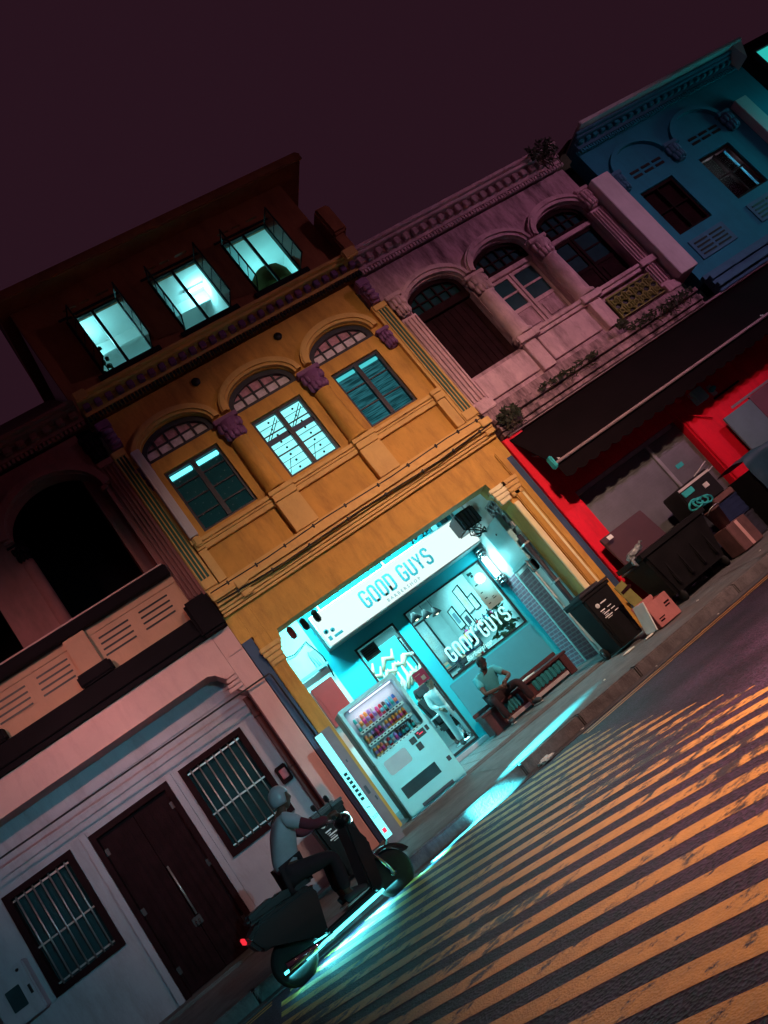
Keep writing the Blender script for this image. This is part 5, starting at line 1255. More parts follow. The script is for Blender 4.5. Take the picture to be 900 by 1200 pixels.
def wheelie_bin(name, label, x, y, rz, hh=1.02, w_=.56, d=.6, seed=0):
    """tall plastic wheeled bin, tapering down, lid with a rolled front edge, print on the front"""
    t = thing(name, label, 'bin', (x, y, .175), rz, 'black wheeled bins')
    g = MB(); T, B = 1.0, .84; z0, z1 = .06, hh - .07
    p = [[(sx * w_ / 2 * k, sy * d / 2 * k, z) for sx, sy in ((-1, -1), (1, -1), (1, 1), (-1, 1))] for k, z in ((B, z0), (T * .97, z1 - .06), (T * 1.03, z1 - .055), (T * 1.03, z1))]
    vv = [[g.bm.verts.new(q) for q in r] for r in p]
    for i in range(3):
        for k in range(4): g.bm.faces.new([vv[i][k], vv[i][(k + 1) % 4], vv[i + 1][(k + 1) % 4], vv[i + 1][k]])
    g.bm.faces.new(vv[0][::-1]); g.bm.faces.new(vv[-1])
    bmesh.ops.bevel(g.bm, geom=[e for e in g.bm.edges if abs((e.verts[0].co - e.verts[1].co).z) > .2], offset=.035, segments=3, affect='EDGES')
    for sx in (-1, 1): g.box(sx * w_ * .30 - .02, sx * w_ * .30 + .02, -d * .47, -d * .44, .12, .5, .008)
    body = g.build('body', mt['binblack'], t, local=True)
    g = MB(); g.box(-w_ / 2 - .03, w_ / 2 + .03, -d / 2 - .05, d / 2 + .02, z1 + .003, z1 + .04, .015); g.box(-w_ * .36, w_ * .36, -d * .36, d * .36, z1 + .041, z1 + .07, .012); g.build('lid', mt['binlid'], t, local=True)
    g = MB(); g.tube([(-w_ * .42, d / 2 + .03, z1 - .03), (-w_ * .42, d / 2 + .09, z1 + .0), (w_ * .42, d / 2 + .09, z1 + .0), (w_ * .42, d / 2 + .03, z1 - .03)], .016, 8); g.build('handle', mt['binlid'], t, local=True)
    for s in (-1, 1):
        g = MB(); g.lathe([(.03, -.025), (.095, -.025), (.1, 0), (.095, .025), (.03, .025)], (s * w_ * .45, d * .40, .1), 18, 'x'); wl = g.build('wheel', mt['rubber'], t, local=True)
        g = MB(); g.lathe([(0, -.028), (.045, -.028), (.045, .028), (0, .028)], (s * w_ * .45, d * .40, .1), 12, 'x'); g.build('hub', mt['binlid'], wl, local=True)
    g = MB(); yf = lambda z: -d / 2 * (B + (T * .97 - B) * (z - z0) / (z1 - .06 - z0)) - .004; random.seed(seed)
    def pr_(x, z, w2, h2): g.box(x, x + w2, yf(z) - .003, yf(z) + .001, z, z + h2)
    g.lathe([(.022, 0), (.036, 0), (.036, .004), (.022, .004), (.022, 0)], (-.12, yf(.74) - .003, .74), 14, 'y'); g.build('emblem', mt['whiteink'], t, local=True); g = MB(); pr_(-.06, .735, .12, .018)
    for k in range(3):
        pr_(-.14 + .02 * (k % 2), .64 - .055 * k, .09 + .03 * k, .016); pr_(.0 + .03 * k, .64 - .055 * k, .08, .012)
    for k in range(3): pr_(-.13 + .012 * k, .615 - .055 * k, .05 + .02 * k, .008)
    g.build('print', mt['whiteink'], t, local=True)
    return t
wheelie_bin('wheelie_bin', 'black wheeled bin with white print beside the lit vertical sign', .52, 11.15, R(4), .92, .50, .5, 1)
wheelie_bin('wheelie_bin', 'black wheeled bin with white print in front of the cream and yellow pier', 5.52, 11.35, R(3), 1.04, .56, .6, 2)

t = thing('dumpster', 'big black four wheeled waste bin in front of the red shop', 'bin', (7.05, 11.25, .175))
t.rotation_euler.z = R(2)
g = MB(); P = [[(sx * a, sy * c, z) for sx, sy in ((-1, -1), (1, -1), (1, 1), (-1, 1))] for a, c, z in ((.56, .30, .16), (.68, .40, .86), (.71, .43, .87), (.71, .43, .95))]
vv = [[g.bm.verts.new(q) for q in r] for r in P]
for i in range(3):
    for k in range(4): g.bm.faces.new([vv[i][k], vv[i][(k + 1) % 4], vv[i + 1][(k + 1) % 4], vv[i + 1][k]])
g.bm.faces.new(vv[0][::-1]); g.bm.faces.new(vv[-1])
bmesh.ops.bevel(g.bm, geom=[e for e in g.bm.edges if abs((e.verts[0].co - e.verts[1].co).z) > .2], offset=.05, segments=3, affect='EDGES')
for k in range(4): g.box(-.45 + .28 * k, -.39 + .28 * k, -.37, -.32, .25, .8, .015)
g.build('body', mt['binblack'], t, local=True)
g = MB(); g.obox(Matrix.Translation((-.05, .42, 1.2)) @ Matrix.Rotation(R(78), 4, 'X'), .98, .62, .035, .015); lid = g.build('lid', mt['dumplid'], t, local=True)
g = MB(); g.obox(Matrix.Translation((-.42, .34, 1.44)) @ Matrix.Rotation(R(78), 4, 'X'), .10, .07, .004); g.build('sticker', mt['foam'], lid, local=True)
for s in (-1, 1):
    for y in (-.26, .26):
        g = MB(); g.lathe([(.02, -.025), (.085, -.025), (.09, 0), (.085, .025), (.02, .025)], (s * .48, y, .09), 16, 'x'); g.build('wheel', mt['rubber'], t, local=True)
    g = MB(); g.tube([(s * .72, -.2, .84), (s * .80, -.2, .84), (s * .80, .2, .84), (s * .72, .2, .84)], .018, 8); g.build('lifting_bar', mt['binlid'], t, local=True)
t = thing('plastic_bag', 'grey plastic bag snagged on the corner of the big black waste bin', 'bag', (6.38, 10.95, 1.13))
g = MB(); g.ball((6.40, 10.93, 1.20), .13, .08, .05, 3, .6); g.ball((6.29, 10.92, 1.15), .07, .05, .06, 3, .6); g.ball((6.50, 10.92, 1.235), .05, .04, .04, 3, .6); g.build('bag', mt['bag'], t)
g = MB(); g.tube([(6.26, 10.9, 1.14), (6.24, 10.88, 1.06), (6.27, 10.87, 1.0)], [.03, .035, .012], 7); g.tube([(6.52, 10.91, 1.24), (6.57, 10.9, 1.28), (6.60, 10.89, 1.26)], [.025, .02, .01], 7); g.build('torn_handles', mt['bag'], t)
t = thing('foam_box', 'open pinkish foam box with dark print on the footpath beside the black bin', 'box', (5.92, 10.45, .17))
g = MB(); x0, x1, y0, y1, z0, z1 = 5.58, 5.98, 10.28, 10.66, .175, .54
g.box(x0, x1, y0, y0 + .03, z0, z1, .006); g.box(x0, x1, y1 - .03, y1, z0, z1 + .06, .006); g.box(x0, x0 + .03, y0 + .031, y1 - .031, z0, z1, .006); g.box(x1 - .03, x1, y0 + .031, y1 - .031, z0, z1, .006); g.box(x0 + .03, x1 - .03, y0 + .03, y1 - .03, z0, z0 + .03)
g.build('body', mt['orangebox'], t)
g = MB(); g.box(x0 + .26, x0 + .36, y0 - .004, y0 - .001, .40, .425); g.box(x0 + .25, x0 + .34, y0 - .004, y0 - .001, .36, .38); g.build('print', mt['maroon'], t)
g = MB(); g.box(x0 + .05, x0 + .13, y0 - .004, y0 - .001, .24, .26); g.box(x0 + .05, x0 + .16, y0 - .004, y0 - .001, .28, .295); g.build('print', mt['maroon'], t)
g = MB(); g.obox(Matrix.Translation((5.54, 10.42, .4)) @ Matrix.Rotation(R(14), 4, 'Y'), .02, .34, .42, .006); g.build('flap', mt['foam'], t)
t = thing('bottle', 'cyan capped bottle leaning out of the pinkish foam box', 'bottle', (5.62, 10.4, .2))
g = MB(); g.tube([(5.70, 10.45, .24), (5.62, 10.40, .50), (5.60, 10.39, .57)], [.04, .04, .02], 10); g.build('body', mt['tealcloth'], t)
g = MB(); g.tube([(5.598, 10.389, .572), (5.59, 10.385, .60)], .022, 8); g.build('cap', mt['foam'], t)
t = thing('broken_board', 'olive strip of board standing up between the bin and the foam box', 'board', (5.85, 10.75, .175))
g = MB(); g.obox(Matrix.Translation((5.80, 10.76, .58)) @ Matrix.Rotation(R(-8), 4, 'Y'), .18, .02, .82, .004); g.build('board', mt['olive'], t)
g = MB(); g.obox(Matrix.Translation((5.79, 10.745, .86)) @ Matrix.Rotation(R(-8), 4, 'Y'), .2, .008, .05); g.build('tape', mt['maroon'], t)
for (x, y, lab, r) in ((5.16, 10.68, 'pale cyan scrap of foam on the footpath left of the black bin', .12), (5.42, 10.42, 'pale cyan scrap of foam on the footpath under the bin front', .10)):
    o = MB().ball((x, y, .185), r, .06, .015, 2, .6).build('foam_scrap', mt['foam']); at_base(o, (x, y, .172)); tag(o, lab, 'litter')
o = MB().ball((2.72, 9.02, .03), .09, .06, .028, 3, .9).build('paper_scrap', mt['foam']); at_base(o, (2.72, 9.02, .008)); tag(o, 'crumpled white paper in the gutter by the kerb', 'litter')
random.seed(21)
for k in range(14):
    x, y = random.choice([(random.uniform(2.2, 9), random.uniform(8.95, 9.2)), (random.uniform(4, 9), random.uniform(9.5, 10.2))])
    o = MB().ball((x, y, .012 if y < 9.3 else .165), random.uniform(.012, .03), random.uniform(.01, .03), .008, 1, .5).build('litter_scrap', mt['foam']); at_base(o, (x, y, 0)); tag(o, 'tiny pale scrap of litter along the kerb', 'litter', 'tiny scraps of litter along the kerb')

# clutter in front of the shutter
t = thing('delivery_box', 'black box with a white sticker on top of the crates before the shutter', 'box', (8.25, 11.5, 1.09))
g = MB(); g.box(7.92, 8.66, 11.3, 11.8, 1.09, 1.56, .02); g.build('case', mt['black'], t)
g = MB(); g.box(7.94, 8.66, 11.285, 11.299, 1.49, 1.53); g.box(8.38, 8.48, 11.285, 11.299, 1.30, 1.38); g.build('sticker', mt['greywhite'], t)
g = MB(); g.box(7.96, 8.2, 11.28, 11.299, 1.37, 1.47, .006); g.build('pocket', mt['tealcloth'], t)
t = thing('steel_rods', 'two thin pale rods sticking out sideways beside the black box', 'rod', (8.7, 11.6, 1.5))
g = MB(); g.tube([(8.6, 11.6, 1.57), (8.98, 11.62, 1.66)], .01, 6); g.tube([(8.66, 11.6, 1.46), (9.02, 11.62, 1.52)], .01, 6); g.build('rods', mt['greywhite'], t)
t = thing('hose', 'tangled cyan hose hanging over the front of the black box', 'hose', (8.05, 11.25, 1.1))
g = MB(); random.seed(8)
for k in range(3):
    q = [(8.0 + .14 * math.cos(a + k) + .1 * k, 11.25 + .03 * math.sin(a * 2), 1.2 + .08 * math.sin(a + k * .7) - .02 * k) for a in [(j * .6) for j in range(11)]]; g.tube(q, .018, 6)
g.build('coils', mt['tealcloth'], t)
def crate(name, lab, x0, x1, y0, y1, z0, z1, m, n=3):
    t = thing(name, lab, 'crate', ((x0 + x1) / 2, (y0 + y1) / 2, z0), 0)
    g = MB(); g.box(x0, x1, y0, y0 + .02, z0, z1 - .05); g.box(x0, x1, y1 - .02, y1, z0, z1 - .05); g.box(x0, x0 + .02, y0 + .02, y1 - .02, z0, z1 - .05); g.box(x1 - .02, x1, y0 + .02, y1 - .02, z0, z1 - .05); g.box(x0 + .02, x1 - .02, y0 + .02, y1 - .02, z0, z0 + .02)
    for k in range(n): g.box(x0 - .006, x1 + .006, y0 - .008, y0 - .001, z0 + (z1 - z0 - .05) * k / n + .02, z0 + (z1 - z0 - .05) * k / n + .05, .003)
    g.build('body', m, t)
    g = MB(); 
    for a in ((x0 - .012, x1 + .012, y0 - .012, y0 + .025), (x0 - .012, x1 + .012, y1 - .025, y1 + .012), (x0 - .012, x0 + .025, y0 + .025, y1 - .025), (x1 - .025, x1 + .012, y0 + .025, y1 - .025)): g.box(a[0], a[1], a[2], a[3], z1 - .049, z1, .006)
    g.build('rim', m, t); return t
crate('crate', 'dark blue plastic crate in the stack right of the black waste bin', 8.22, 8.72, 11.25, 11.7, .62, .98, mt['blueplastic'])
crate('crate', 'dark crate at the bottom of the stack right of the black waste bin', 8.20, 8.74, 11.25, 11.72, .2, .6, mt['darkframe'])
crate('crate', 'dark crate holding up the black box behind the waste bin', 7.85, 8.18, 11.45, 11.85, .2, .62, mt['darkframe'])
crate('crate', 'upper dark crate directly under the black box', 7.88, 8.19, 11.45, 11.85, .625, 1.08, mt['darkframe'])
o = MB().box(8.27, 8.7, 11.2, 11.66, .985, 1.085, .01).build('cardboard_stack', mt['cardboard']); at_base(o, (8.48, 11.43, .985)); tag(o, 'flattened cartons on the blue crate under the black box', 'cardboard')
t = thing('striped_bucket', 'dull pink bucket standing on a carton beside the waste bin', 'bucket', (7.9, 11.0, .65))
g = MB(); g.lathe([(.10, .655), (.13, .96), (.14, .96), (.14, .99), (.12, .99)], (7.98, 11.02, 0), 16); g.build('body', mt['cardboard'], t)
g = MB(); g.tube([(7.85, 11.0, .95), (7.87, 10.9, 1.0), (7.98, 10.86, 1.02), (8.09, 10.9, 1.0), (8.11, 11.0, .95)], .008, 6); g.build('handle', mt['metal'], t)
t = thing('carton', 'square dull pink carton on the footpath right of the waste bin', 'box', (8.05, 10.95, .19))
g = MB(); g.box(7.80, 8.22, 10.8, 11.2, .19, .65, .01); g.build('body', mt['cardboard'], t)
g = MB(); g.box(7.98, 8.04, 10.795, 10.799, .2, .645); g.build('tape', mt['pinkbeam'], t)
t = thing('covered_stall', 'bulky thing under a blue tarpaulin at the right edge', 'stall', (9.8, 11.2, .19))
g = MB(); nx, nz = 26, 14; vv = []
for i in range(nx + 1):
    r = []
    for j in range(nz + 1):
        u, v = i / nx, j / nz; x = 8.95 + 3.2 * u
        if v < .65: y, z = 10.9 - .02 * math.sin(u * 40), .22 + v / .65 * (1.0 + .08 * math.sin(u * 5 + 1))
        else: y, z = 10.9 + (v - .65) / .35 * .8, 1.22 + .08 * math.sin(u * 5 + 1) + .03 * math.sin(u * 17 + v * 9)
        n_ = mnoise.noise(Vector((x * 2.5, y * 2, z * 2.5))); r.append(g.bm.verts.new((x, y - .06 * n_, z + .03 * n_)))
    vv.append(r)
for i in range(nx):
    for j in range(nz): f = g.bm.faces.new([vv[i][j], vv[i + 1][j], vv[i + 1][j + 1], vv[i][j + 1]]); f.smooth = True
g.build('tarpaulin', mt['tarp'], t)
g = MB(); g.box(9.0, 12.1, 11.0, 11.65, .2, 1.1); g.build('stall_body', mt['black'], t)

# bench in front of the barbershop
t = thing('bench', 'long dark red timber bench with ribbed teal padding below the shop window', 'bench', (4.5, 13.55, .22))
bx0, bx1, by0, by1 = 3.60, 5.45, 13.30, 13.75
g = MB(); g.box(bx0 - .03, bx1 + .03, by0 - .04, by1, .575, .625, .01); g.build('seat', mt['wood'], t)
g = MB(); g.box(bx0, bx1, by0 + .03, by1 - .02, .25, .574); g.box(bx0 - .03, bx1 + .03, by1 - .04, by1, .63, .70, .01); g.build('frame', mt['wood'], t)
for a, b_ in ((3.88, 4.34), (4.64, 5.30)):
    g = MB(); n = 7
    for k in range(n): 
        xa = a + (b_ - a) * k / n; g.box(xa + .004, a + (b_ - a) * (k + 1) / n - .004, by0 - .012, by0 + .028, .365, .555, .016)
    g.build('padded_panel', mt['ribbed'], t)
g = MB(); g.box(3.9, 5.3, by0 - .01, by0 + .028, .262, .325, .006); g.build('plinth', mt['ledgegrey'], t)
for x in (bx0 + .07, 4.48, bx1 - .07):
    g = MB(); g.box(x - .07, x + .07, by0 - .025, by0 + .027, .22, .573, .01); g.build('post', mt['wood'], t)
o = MB().obox(Matrix.Translation((4.62, 13.5, .64)) @ Matrix.Rotation(R(12), 4, 'Z'), .40, .28, .02, .005).build('newspaper', mt['foam']); at_base(o, (4.62, 13.5, .626)); tag(o, 'folded pale newspaper on the bench beside the seated man', 'newspaper')

# ================================================================== PEOPLE
def skinned(pts, edges, radii, levels=2, root=0):
    me = bpy.data.meshes.new('s'); me.from_pydata([Vector(p) for p in pts], edges, []); o = bpy.data.objects.new('s', me); C.objects.link(o)
    m = o.modifiers.new('k', 'SKIN'); m.use_smooth_shade = True
    for i, r in enumerate(radii): me.skin_vertices[0].data[i].radius = (r, r) if not isinstance(r, tuple) else r
    for i in range(len(pts)): me.skin_vertices[0].data[i].use_root = (i == root)
    s_ = o.modifiers.new('u', 'SUBSURF'); s_.levels = levels; s_.render_levels = levels
    dg = bpy.context.evaluated_depsgraph_get(); dg.update()
    res = bpy.data.meshes.new_from_object(o.evaluated_get(dg)); bpy.data.objects.remove(o); bpy.data.meshes.remove(me)
    mb = MB(); mb.bm.from_mesh(res); bpy.data.meshes.remove(res)
    for f in mb.bm.faces: f.smooth = True
    return mb
def head_mesh(c, fwd, up, s=1.0):
    """head with brow, nose, mouth, ears, chin; fwd/up unit vectors"""
    mb = MB(); fwd = Vector(fwd).normalized(); up = (Vector(up) - fwd * Vector(up).dot(fwd)).normalized(); rt = fwd.cross(up)
    M4 = Matrix((rt, fwd, up)).transposed().to_4x4(); M4.translation = Vector(c)
    t = bmesh.ops.create_icosphere(mb.bm, subdivisions=4, radius=1)
    for v in t['verts']:
        x, y, z = v.co
        X, Y, Z = x * .074, y * .094, z * .115
        if z < 0: X *= 1 - .32 * (-z) ** 1.5; Y *= 1 - .12 * (-z); 
        if y > .3 and -.25 < z < .2 and abs(x) > .22 and abs(x) < .6: Y -= .010 * math.exp(-((abs(x) - .4) / .14) ** 2 - ((z - .03) / .11) ** 2)
        if y > .4: Y += .024 * math.exp(-(x / .13) ** 2 - ((z + .16) / .16) ** 2)
        if y > .4: Y += .007 * math.exp(-(x / .30) ** 2 - ((z + .50) / .06) ** 2) - .005 * math.exp(-(x / .28) ** 2 - ((z + .56) / .03) ** 2)
        if y > .3: Y += .010 * math.exp(-(x / .3) ** 2 - ((z + .82) / .14) ** 2)
        v.co = Vector((X, Y, Z))
    for s_ in (-1, 1):
        e = bmesh.ops.create_icosphere(mb.bm, subdivisions=2, radius=1)
        for v in e['verts']: v.co = Vector((s_ * .076 + v.co.x * .011, -.004 + v.co.y * .019, .0 + v.co.z * .032))
    for f in mb.bm.faces: f.smooth = True
    mb.bm.transform(M4 @ Matrix.Scale(s, 4)); return mb, M4 @ Matrix.Scale(s, 4)
def hand(mb, wrist, d, palm, curl=.6, side=1):
    """palm with four unequal bent fingers and a thumb, rooted in the wrist"""
    w_ = Vector(wrist); d = Vector(d).normalized(); n = (Vector(palm) - d * Vector(palm).dot(d)).normalized(); s_ = d.cross(n) * side
    mb.tube([w_ - d * .02, w_ + d * .03, w_ + d * .075, w_ + d * .092], [.022, .036, .040, .026], 10)
    for k, ln in enumerate((.066, .074, .069, .054)):
        b = w_ + d * .07 + s_ * (.027 - .018 * k); q = [b]; dd = d.copy()
        for j, f in enumerate((.45, .32, .23)):
            ax = d.cross(n); dd = (Matrix.Rotation(curl * (.5 + .35 * j), 3, ax) @ dd); q.append(q[-1] + dd * ln * f * 1.25)
        mb.tube(q, [.0098, .0092, .0085, .006], 7)
    b = w_ + d * .028 + s_ * .026; q = [b, b + (s_ * .8 + d * .6).normalized() * .03, b + (s_ * .8 + d * .6).normalized() * .03 + (s_ * .25 + d * .9 + n * .45).normalized() * .028, b + (s_ * .8 + d * .6).normalized() * .03 + (s_ * .1 + d * .9 + n * .7).normalized() * .05]
    mb.tube(q, [.013, .0115, .0105, .007], 7)
def person(label, J, loc, mats, fwd, hup, rz=0, sleeve='short', legs_long=True, hairstyle='short', parent_local=True, curl=.6, palm=(0, 0, -1), hands=True):
    """J: joint dict in world axes relative to loc"""
    t = thing('person', label, 'person', loc, rz)
    V = {k: Vector(v) for k, v in J.items()}
    names = ['pelvis', 'belly', 'chest', 'neck', 'head', 'shL', 'elL', 'wrL', 'shR', 'elR', 'wrR', 'hipL', 'knL', 'anL', 'toL', 'hipR', 'knR', 'anR', 'toR']
    rad = dict(pelvis=.105, belly=.098, chest=.10, neck=.056, head=.062, shL=.052, elL=.043, wrL=.029, shR=.052, elR=.043, wrR=.029, hipL=.088, knL=.060, anL=.040, toL=.03, hipR=.088, knR=.060, anR=.040, toR=.03)
    E_ = [('pelvis', 'belly'), ('belly', 'chest'), ('chest', 'neck'), ('neck', 'head'), ('chest', 'shL'), ('shL', 'elL'), ('elL', 'wrL'), ('chest', 'shR'), ('shR', 'elR'), ('elR', 'wrR'), ('pelvis', 'hipL'), ('hipL', 'knL'), ('knL', 'anL'), ('anL', 'toL'), ('pelvis', 'hipR'), ('hipR', 'knR'), ('knR', 'anR'), ('anR', 'toR')]
    ix = {n: i for i, n in enumerate(names)}
    mb = skinned([V[n] for n in names], [(ix[a], ix[b]) for a, b in E_], [rad[n] for n in names])
    hm, HM = head_mesh(V['head'] + Vector(hup).normalized() * .055, fwd, hup); mb.add(hm)
    if hands:
        for s_, sd in (('L', 1), ('R', -1)):
            hand(mb, V['wr' + s_], (V['wr' + s_] - V['el' + s_]) * .6 + Vector(fwd) * .02, palm, curl, sd)
    mb.build('body', mats['skin'], t, local=True)
    rad = dict(rad, pelvis=.128, belly=.122, chest=.135, shL=.068, shR=.068)
    def shell(ns, es, k, add, nm, m, ends=None):
        q = {n: i for i, n in enumerate(ns)}; pts = [V[n] if n in V else ends[n] for n in ns]
        rr = [(rad[n] if n in rad else rad[n[:-1]]) * k + add for n in ns]
        return skinned(pts, [(q[a], q[b]) for a, b in es], rr).build(nm, m, t, local=True)
    up = .62 if sleeve == 'short' else .96
    ends = {'elLx': V['shL'].lerp(V['elL'], up) if sleeve == 'short' else V['elL'].lerp(V['wrL'], .93), 'elRx': V['shR'].lerp(V['elR'], up) if sleeve == 'short' else V['elR'].lerp(V['wrR'], .93), 'pelvisx': V['pelvis'].lerp(V['belly'], -.15), 'neckx': V['chest'].lerp(V['neck'], .62)}
    ns = ['pelvisx', 'belly', 'chest', 'neckx', 'shL', 'shR', 'elLx', 'elRx']
    es = [('pelvisx', 'belly'), ('belly', 'chest'), ('chest', 'neckx'), ('chest', 'shL'), ('chest', 'shR')]
    rad['elLx'] = rad['elRx'] = .052 if sleeve == 'short' else .034; rad['pelvisx'] = .125; rad['neckx'] = .07
    if sleeve == 'short': es += [('shL', 'elLx'), ('shR', 'elRx')]
    else: ns += ['elL', 'elR']; es += [('shL', 'elL'), ('elL', 'elLx'), ('shR', 'elR'), ('elR', 'elRx')]
    shell(ns, es, 1.03, .012, 'shirt', mats['shirt'], ends)
    if 'sleeves' in mats:
        for s_ in 'LR':
            e2 = {'wx': V['el' + s_].lerp(V['wr' + s_], .93)}; rad['wx'] = .036
            q = [V['sh' + s_].lerp(V['el' + s_], .25), V['el' + s_], e2['wx']]
            skinned(q, [(0, 1), (1, 2)], [.058, .052, .04]).build('sleeve', mats['sleeves'], t, local=True)
    rad['anLx'] = rad['anRx'] = .05
    ends = {'anLx': V['knL'].lerp(V['anL'], .92 if legs_long else .1), 'anRx': V['knR'].lerp(V['anR'], .92 if legs_long else .1)}
    ns = ['pelvis', 'hipL', 'knL', 'anLx', 'hipR', 'knR', 'anRx']
    shell(ns, [('pelvis', 'hipL'), ('hipL', 'knL'), ('knL', 'anLx'), ('pelvis', 'hipR'), ('hipR', 'knR'), ('knR', 'anRx')], 1.02, .011, 'trousers', mats['trousers'], ends)
    for s_ in 'LR':
        a, b_ = V['an' + s_], V['to' + s_]; d = (b_ - a); d.z = 0; d = d.normalized() if d.length > .01 else Vector((0, -1, 0))
        fl = min(a.z - .075, b_.z - .03)
        g = MB(); base = Vector((a.x, a.y, fl)); g.tube([base - d * .05 + Vector((0, 0, .05)), base + Vector((0, 0, .06)), base + d * .09 + Vector((0, 0, .05)), base + d * .16 + Vector((0, 0, .035)), base + d * .2 + Vector((0, 0, .03))], [.038, .047, .046, .042, .022], 10); sh_ = g.build('shoe', mats['shoe'], t, local=True)
        g = MB(); g.tube([base - d * .075 + Vector((0, 0, .012)), base + Vector((0, 0, .012)), base + d * .12 + Vector((0, 0, .012)), base + d * .2 + Vector((0, 0, .014))], [.03, .042, .045, .025], 10)
        for v in g.bm.verts: v.co.z = fl + .002 + (v.co.z - fl) * .35 if v.co.z > fl else fl + .002
        g.build('sole', mt['sole'], sh_, local=True)
    if hairstyle:
        g = MB(); tt = bmesh.ops.create_icosphere(g.bm, subdivisions=3, radius=1)
        for v in tt['verts']:
            x, y, z = v.co; lim = -.25 if y < .1 else .42
            if hairstyle == 'helmet': lim = -.45 if y < .3 else .25
            k = 1.12 if hairstyle == 'helmet' else 1.05
            if z < lim: z = lim - .02
            q = 1 + .03 * mnoise.noise(Vector((x, y, z)) * 6)
            v.co = Vector((x * .080 * k * q, (y * .098 - .004) * k * q, (z * .118 + .008) * k * q))
        for f in g.bm.faces: f.smooth = True
        g.bm.transform(HM); g.build('helmet' if hairstyle == 'helmet' else 'hair', mats['hair'], t, local=True)
    return t
# seated man: elbows on knees, looking down at his hands
L0 = (4.05, 13.4, .22)
person('man in a teal blue shirt sitting on the bench, leaning on his knees', dict(pelvis=(0, .06, .50), belly=(.0, -.02, .66), chest=(.01, -.15, .85), neck=(.02, -.25, .97), head=(.03, -.31, 1.03),
    shL=(-.18, -.17, .89), elL=(-.24, -.33, .64), wrL=(-.05, -.50, .60), shR=(.20, -.18, .88), elR=(.29, -.36, .66), wrR=(.11, -.53, .63),
    hipL=(-.10, .02, .49), knL=(-.20, -.40, .50), anL=(-.17, -.36, .09), toL=(-.19, -.5, .05), hipR=(.10, .02, .49), knR=(.32, -.40, .50), anR=(.34, -.42, .09), toR=(.37, -.55, .05)),
    L0, dict(skin=mt['skin_dark'], shirt=mt['shirt'], trousers=mt['trousers'], shoe=mt['shoe'], hair=mt['hair']), (.05, -.75, -.65), (.02, -.55, .84))
# customer in a white cape inside the shop, and the barber behind
L1 = (3.72, 15.6, .30)
person('person in a loose white cape standing inside the glass door', dict(pelvis=(0, 0, .78), belly=(0, 0, .92), chest=(.02, -.02, 1.10), neck=(.03, -.03, 1.22), head=(.04, -.05, 1.28), shL=(-.15, 0, 1.14), elL=(-.2, -.06, .92), wrL=(-.12, -.2, .8), shR=(.18, 0, 1.14), elR=(.24, -.06, .92), wrR=(.18, -.2, .82), hipL=(-.08, 0, .76), knL=(-.1, -.03, .42), anL=(-.12, 0, .08), toL=(-.13, -.13, .04), hipR=(.09, 0, .76), knR=(.12, -.06, .42), anR=(.15, 0, .08), toR=(.17, -.13, .04)),
    L1, dict(skin=mt['skin'], shirt=mt['cloth_white'], trousers=mt['cloth_white'], shoe=mt['shoe'], hair=mt['hair']), (.5, -.8, -.3), (.1, -.25, 1), sleeve='long')
L2 = (3.95, 17.0, .30)
person('barber in black standing deep in the shop behind the pink card', dict(pelvis=(0, 0, .92), belly=(0, 0, 1.08), chest=(0, 0, 1.3), neck=(0, -.02, 1.46), head=(0, -.03, 1.53), shL=(-.19, 0, 1.37), elL=(-.26, -.08, 1.12), wrL=(-.15, -.28, 1.1), shR=(.19, 0, 1.37), elR=(.26, -.08, 1.12), wrR=(.15, -.28, 1.1), hipL=(-.1, 0, .9), knL=(-.11, -.02, .5), anL=(-.12, 0, .08), toL=(-.13, -.13, .04), hipR=(.1, 0, .9), knR=(.11, -.02, .5), anR=(.12, 0, .08), toR=(.13, -.13, .04)),
    L2, dict(skin=mt['skin'], shirt=mt['trousers'], trousers=mt['trousers'], shoe=mt['shoe'], hair=mt['hair']), (0, -1, -.15), (0, -.1, 1))

# ================================================================== MOTOR SCOOTER AND RIDER
SX, SY, SR = .02, 8.42, R(13)
t = thing('motor_scooter', 'black motor scooter with glowing cyan light strips by the kerb', 'scooter', (SX, SY, .004), SR)
def LB(g, name, m, p=t): return g.build(name, m, p, local=True)
for x in (-.58, .62):
    g = MB(); prof = [(.135, -.045), (.19, -.05), (.215, -.03), (.222, 0), (.215, .03), (.19, .05), (.135, .045)]; g.lathe(prof, (x, 0, .222), 28, 'y'); wl = LB(g, 'wheel', mt['rubber'])
    g = MB(); g.lathe([(.115, -.035), (.136, -.04), (.136, .04), (.115, .035), (.115, -.035)], (x, 0, .222), 24, 'y')
    for k in range(5):
        a = 2 * PI * k / 5; g.tube([(x, 0, .222), (x + .12 * math.cos(a), 0, .222 + .12 * math.sin(a))], .016, 6)
    g.lathe([(0, -.045), (.035, -.045), (.035, .045), (0, .045)], (x, 0, .222), 12, 'y'); g.build('rim', mt['chrome'], wl, local=True)
g = MB()
for s in (-1, 1): g.tube([(.62, s * .065, .222), (.56, s * .065, .45), (.47, s * .04, .72)], .02, 8)
LB(g, 'fork', mt['chrome'])
g = MB(); g.prism([(.36 + .28 * math.cos(a) + .26, .222 + .26 * math.sin(a)) for a in [R(20 + 14 * k) for k in range(11)]] + [(.36 + .24 * math.cos(a) + .26, .222 + .235 * math.sin(a)) for a in [R(160 - 14 * k) for k in range(11)]], -.07, .07); LB(g, 'front_fender', mt['bikebody'])
g = MB(); g.prism([(.34, .20), (.42, .20), (.56, .62), (.50, .86), (.44, .88), (.40, .62), (.30, .26)], -.19, .19)
bmesh.ops.bevel(g.bm, geom=list(g.bm.edges), offset=.025, segments=2, affect='EDGES'); LB(g, 'leg_shield', mt['bikebody'])
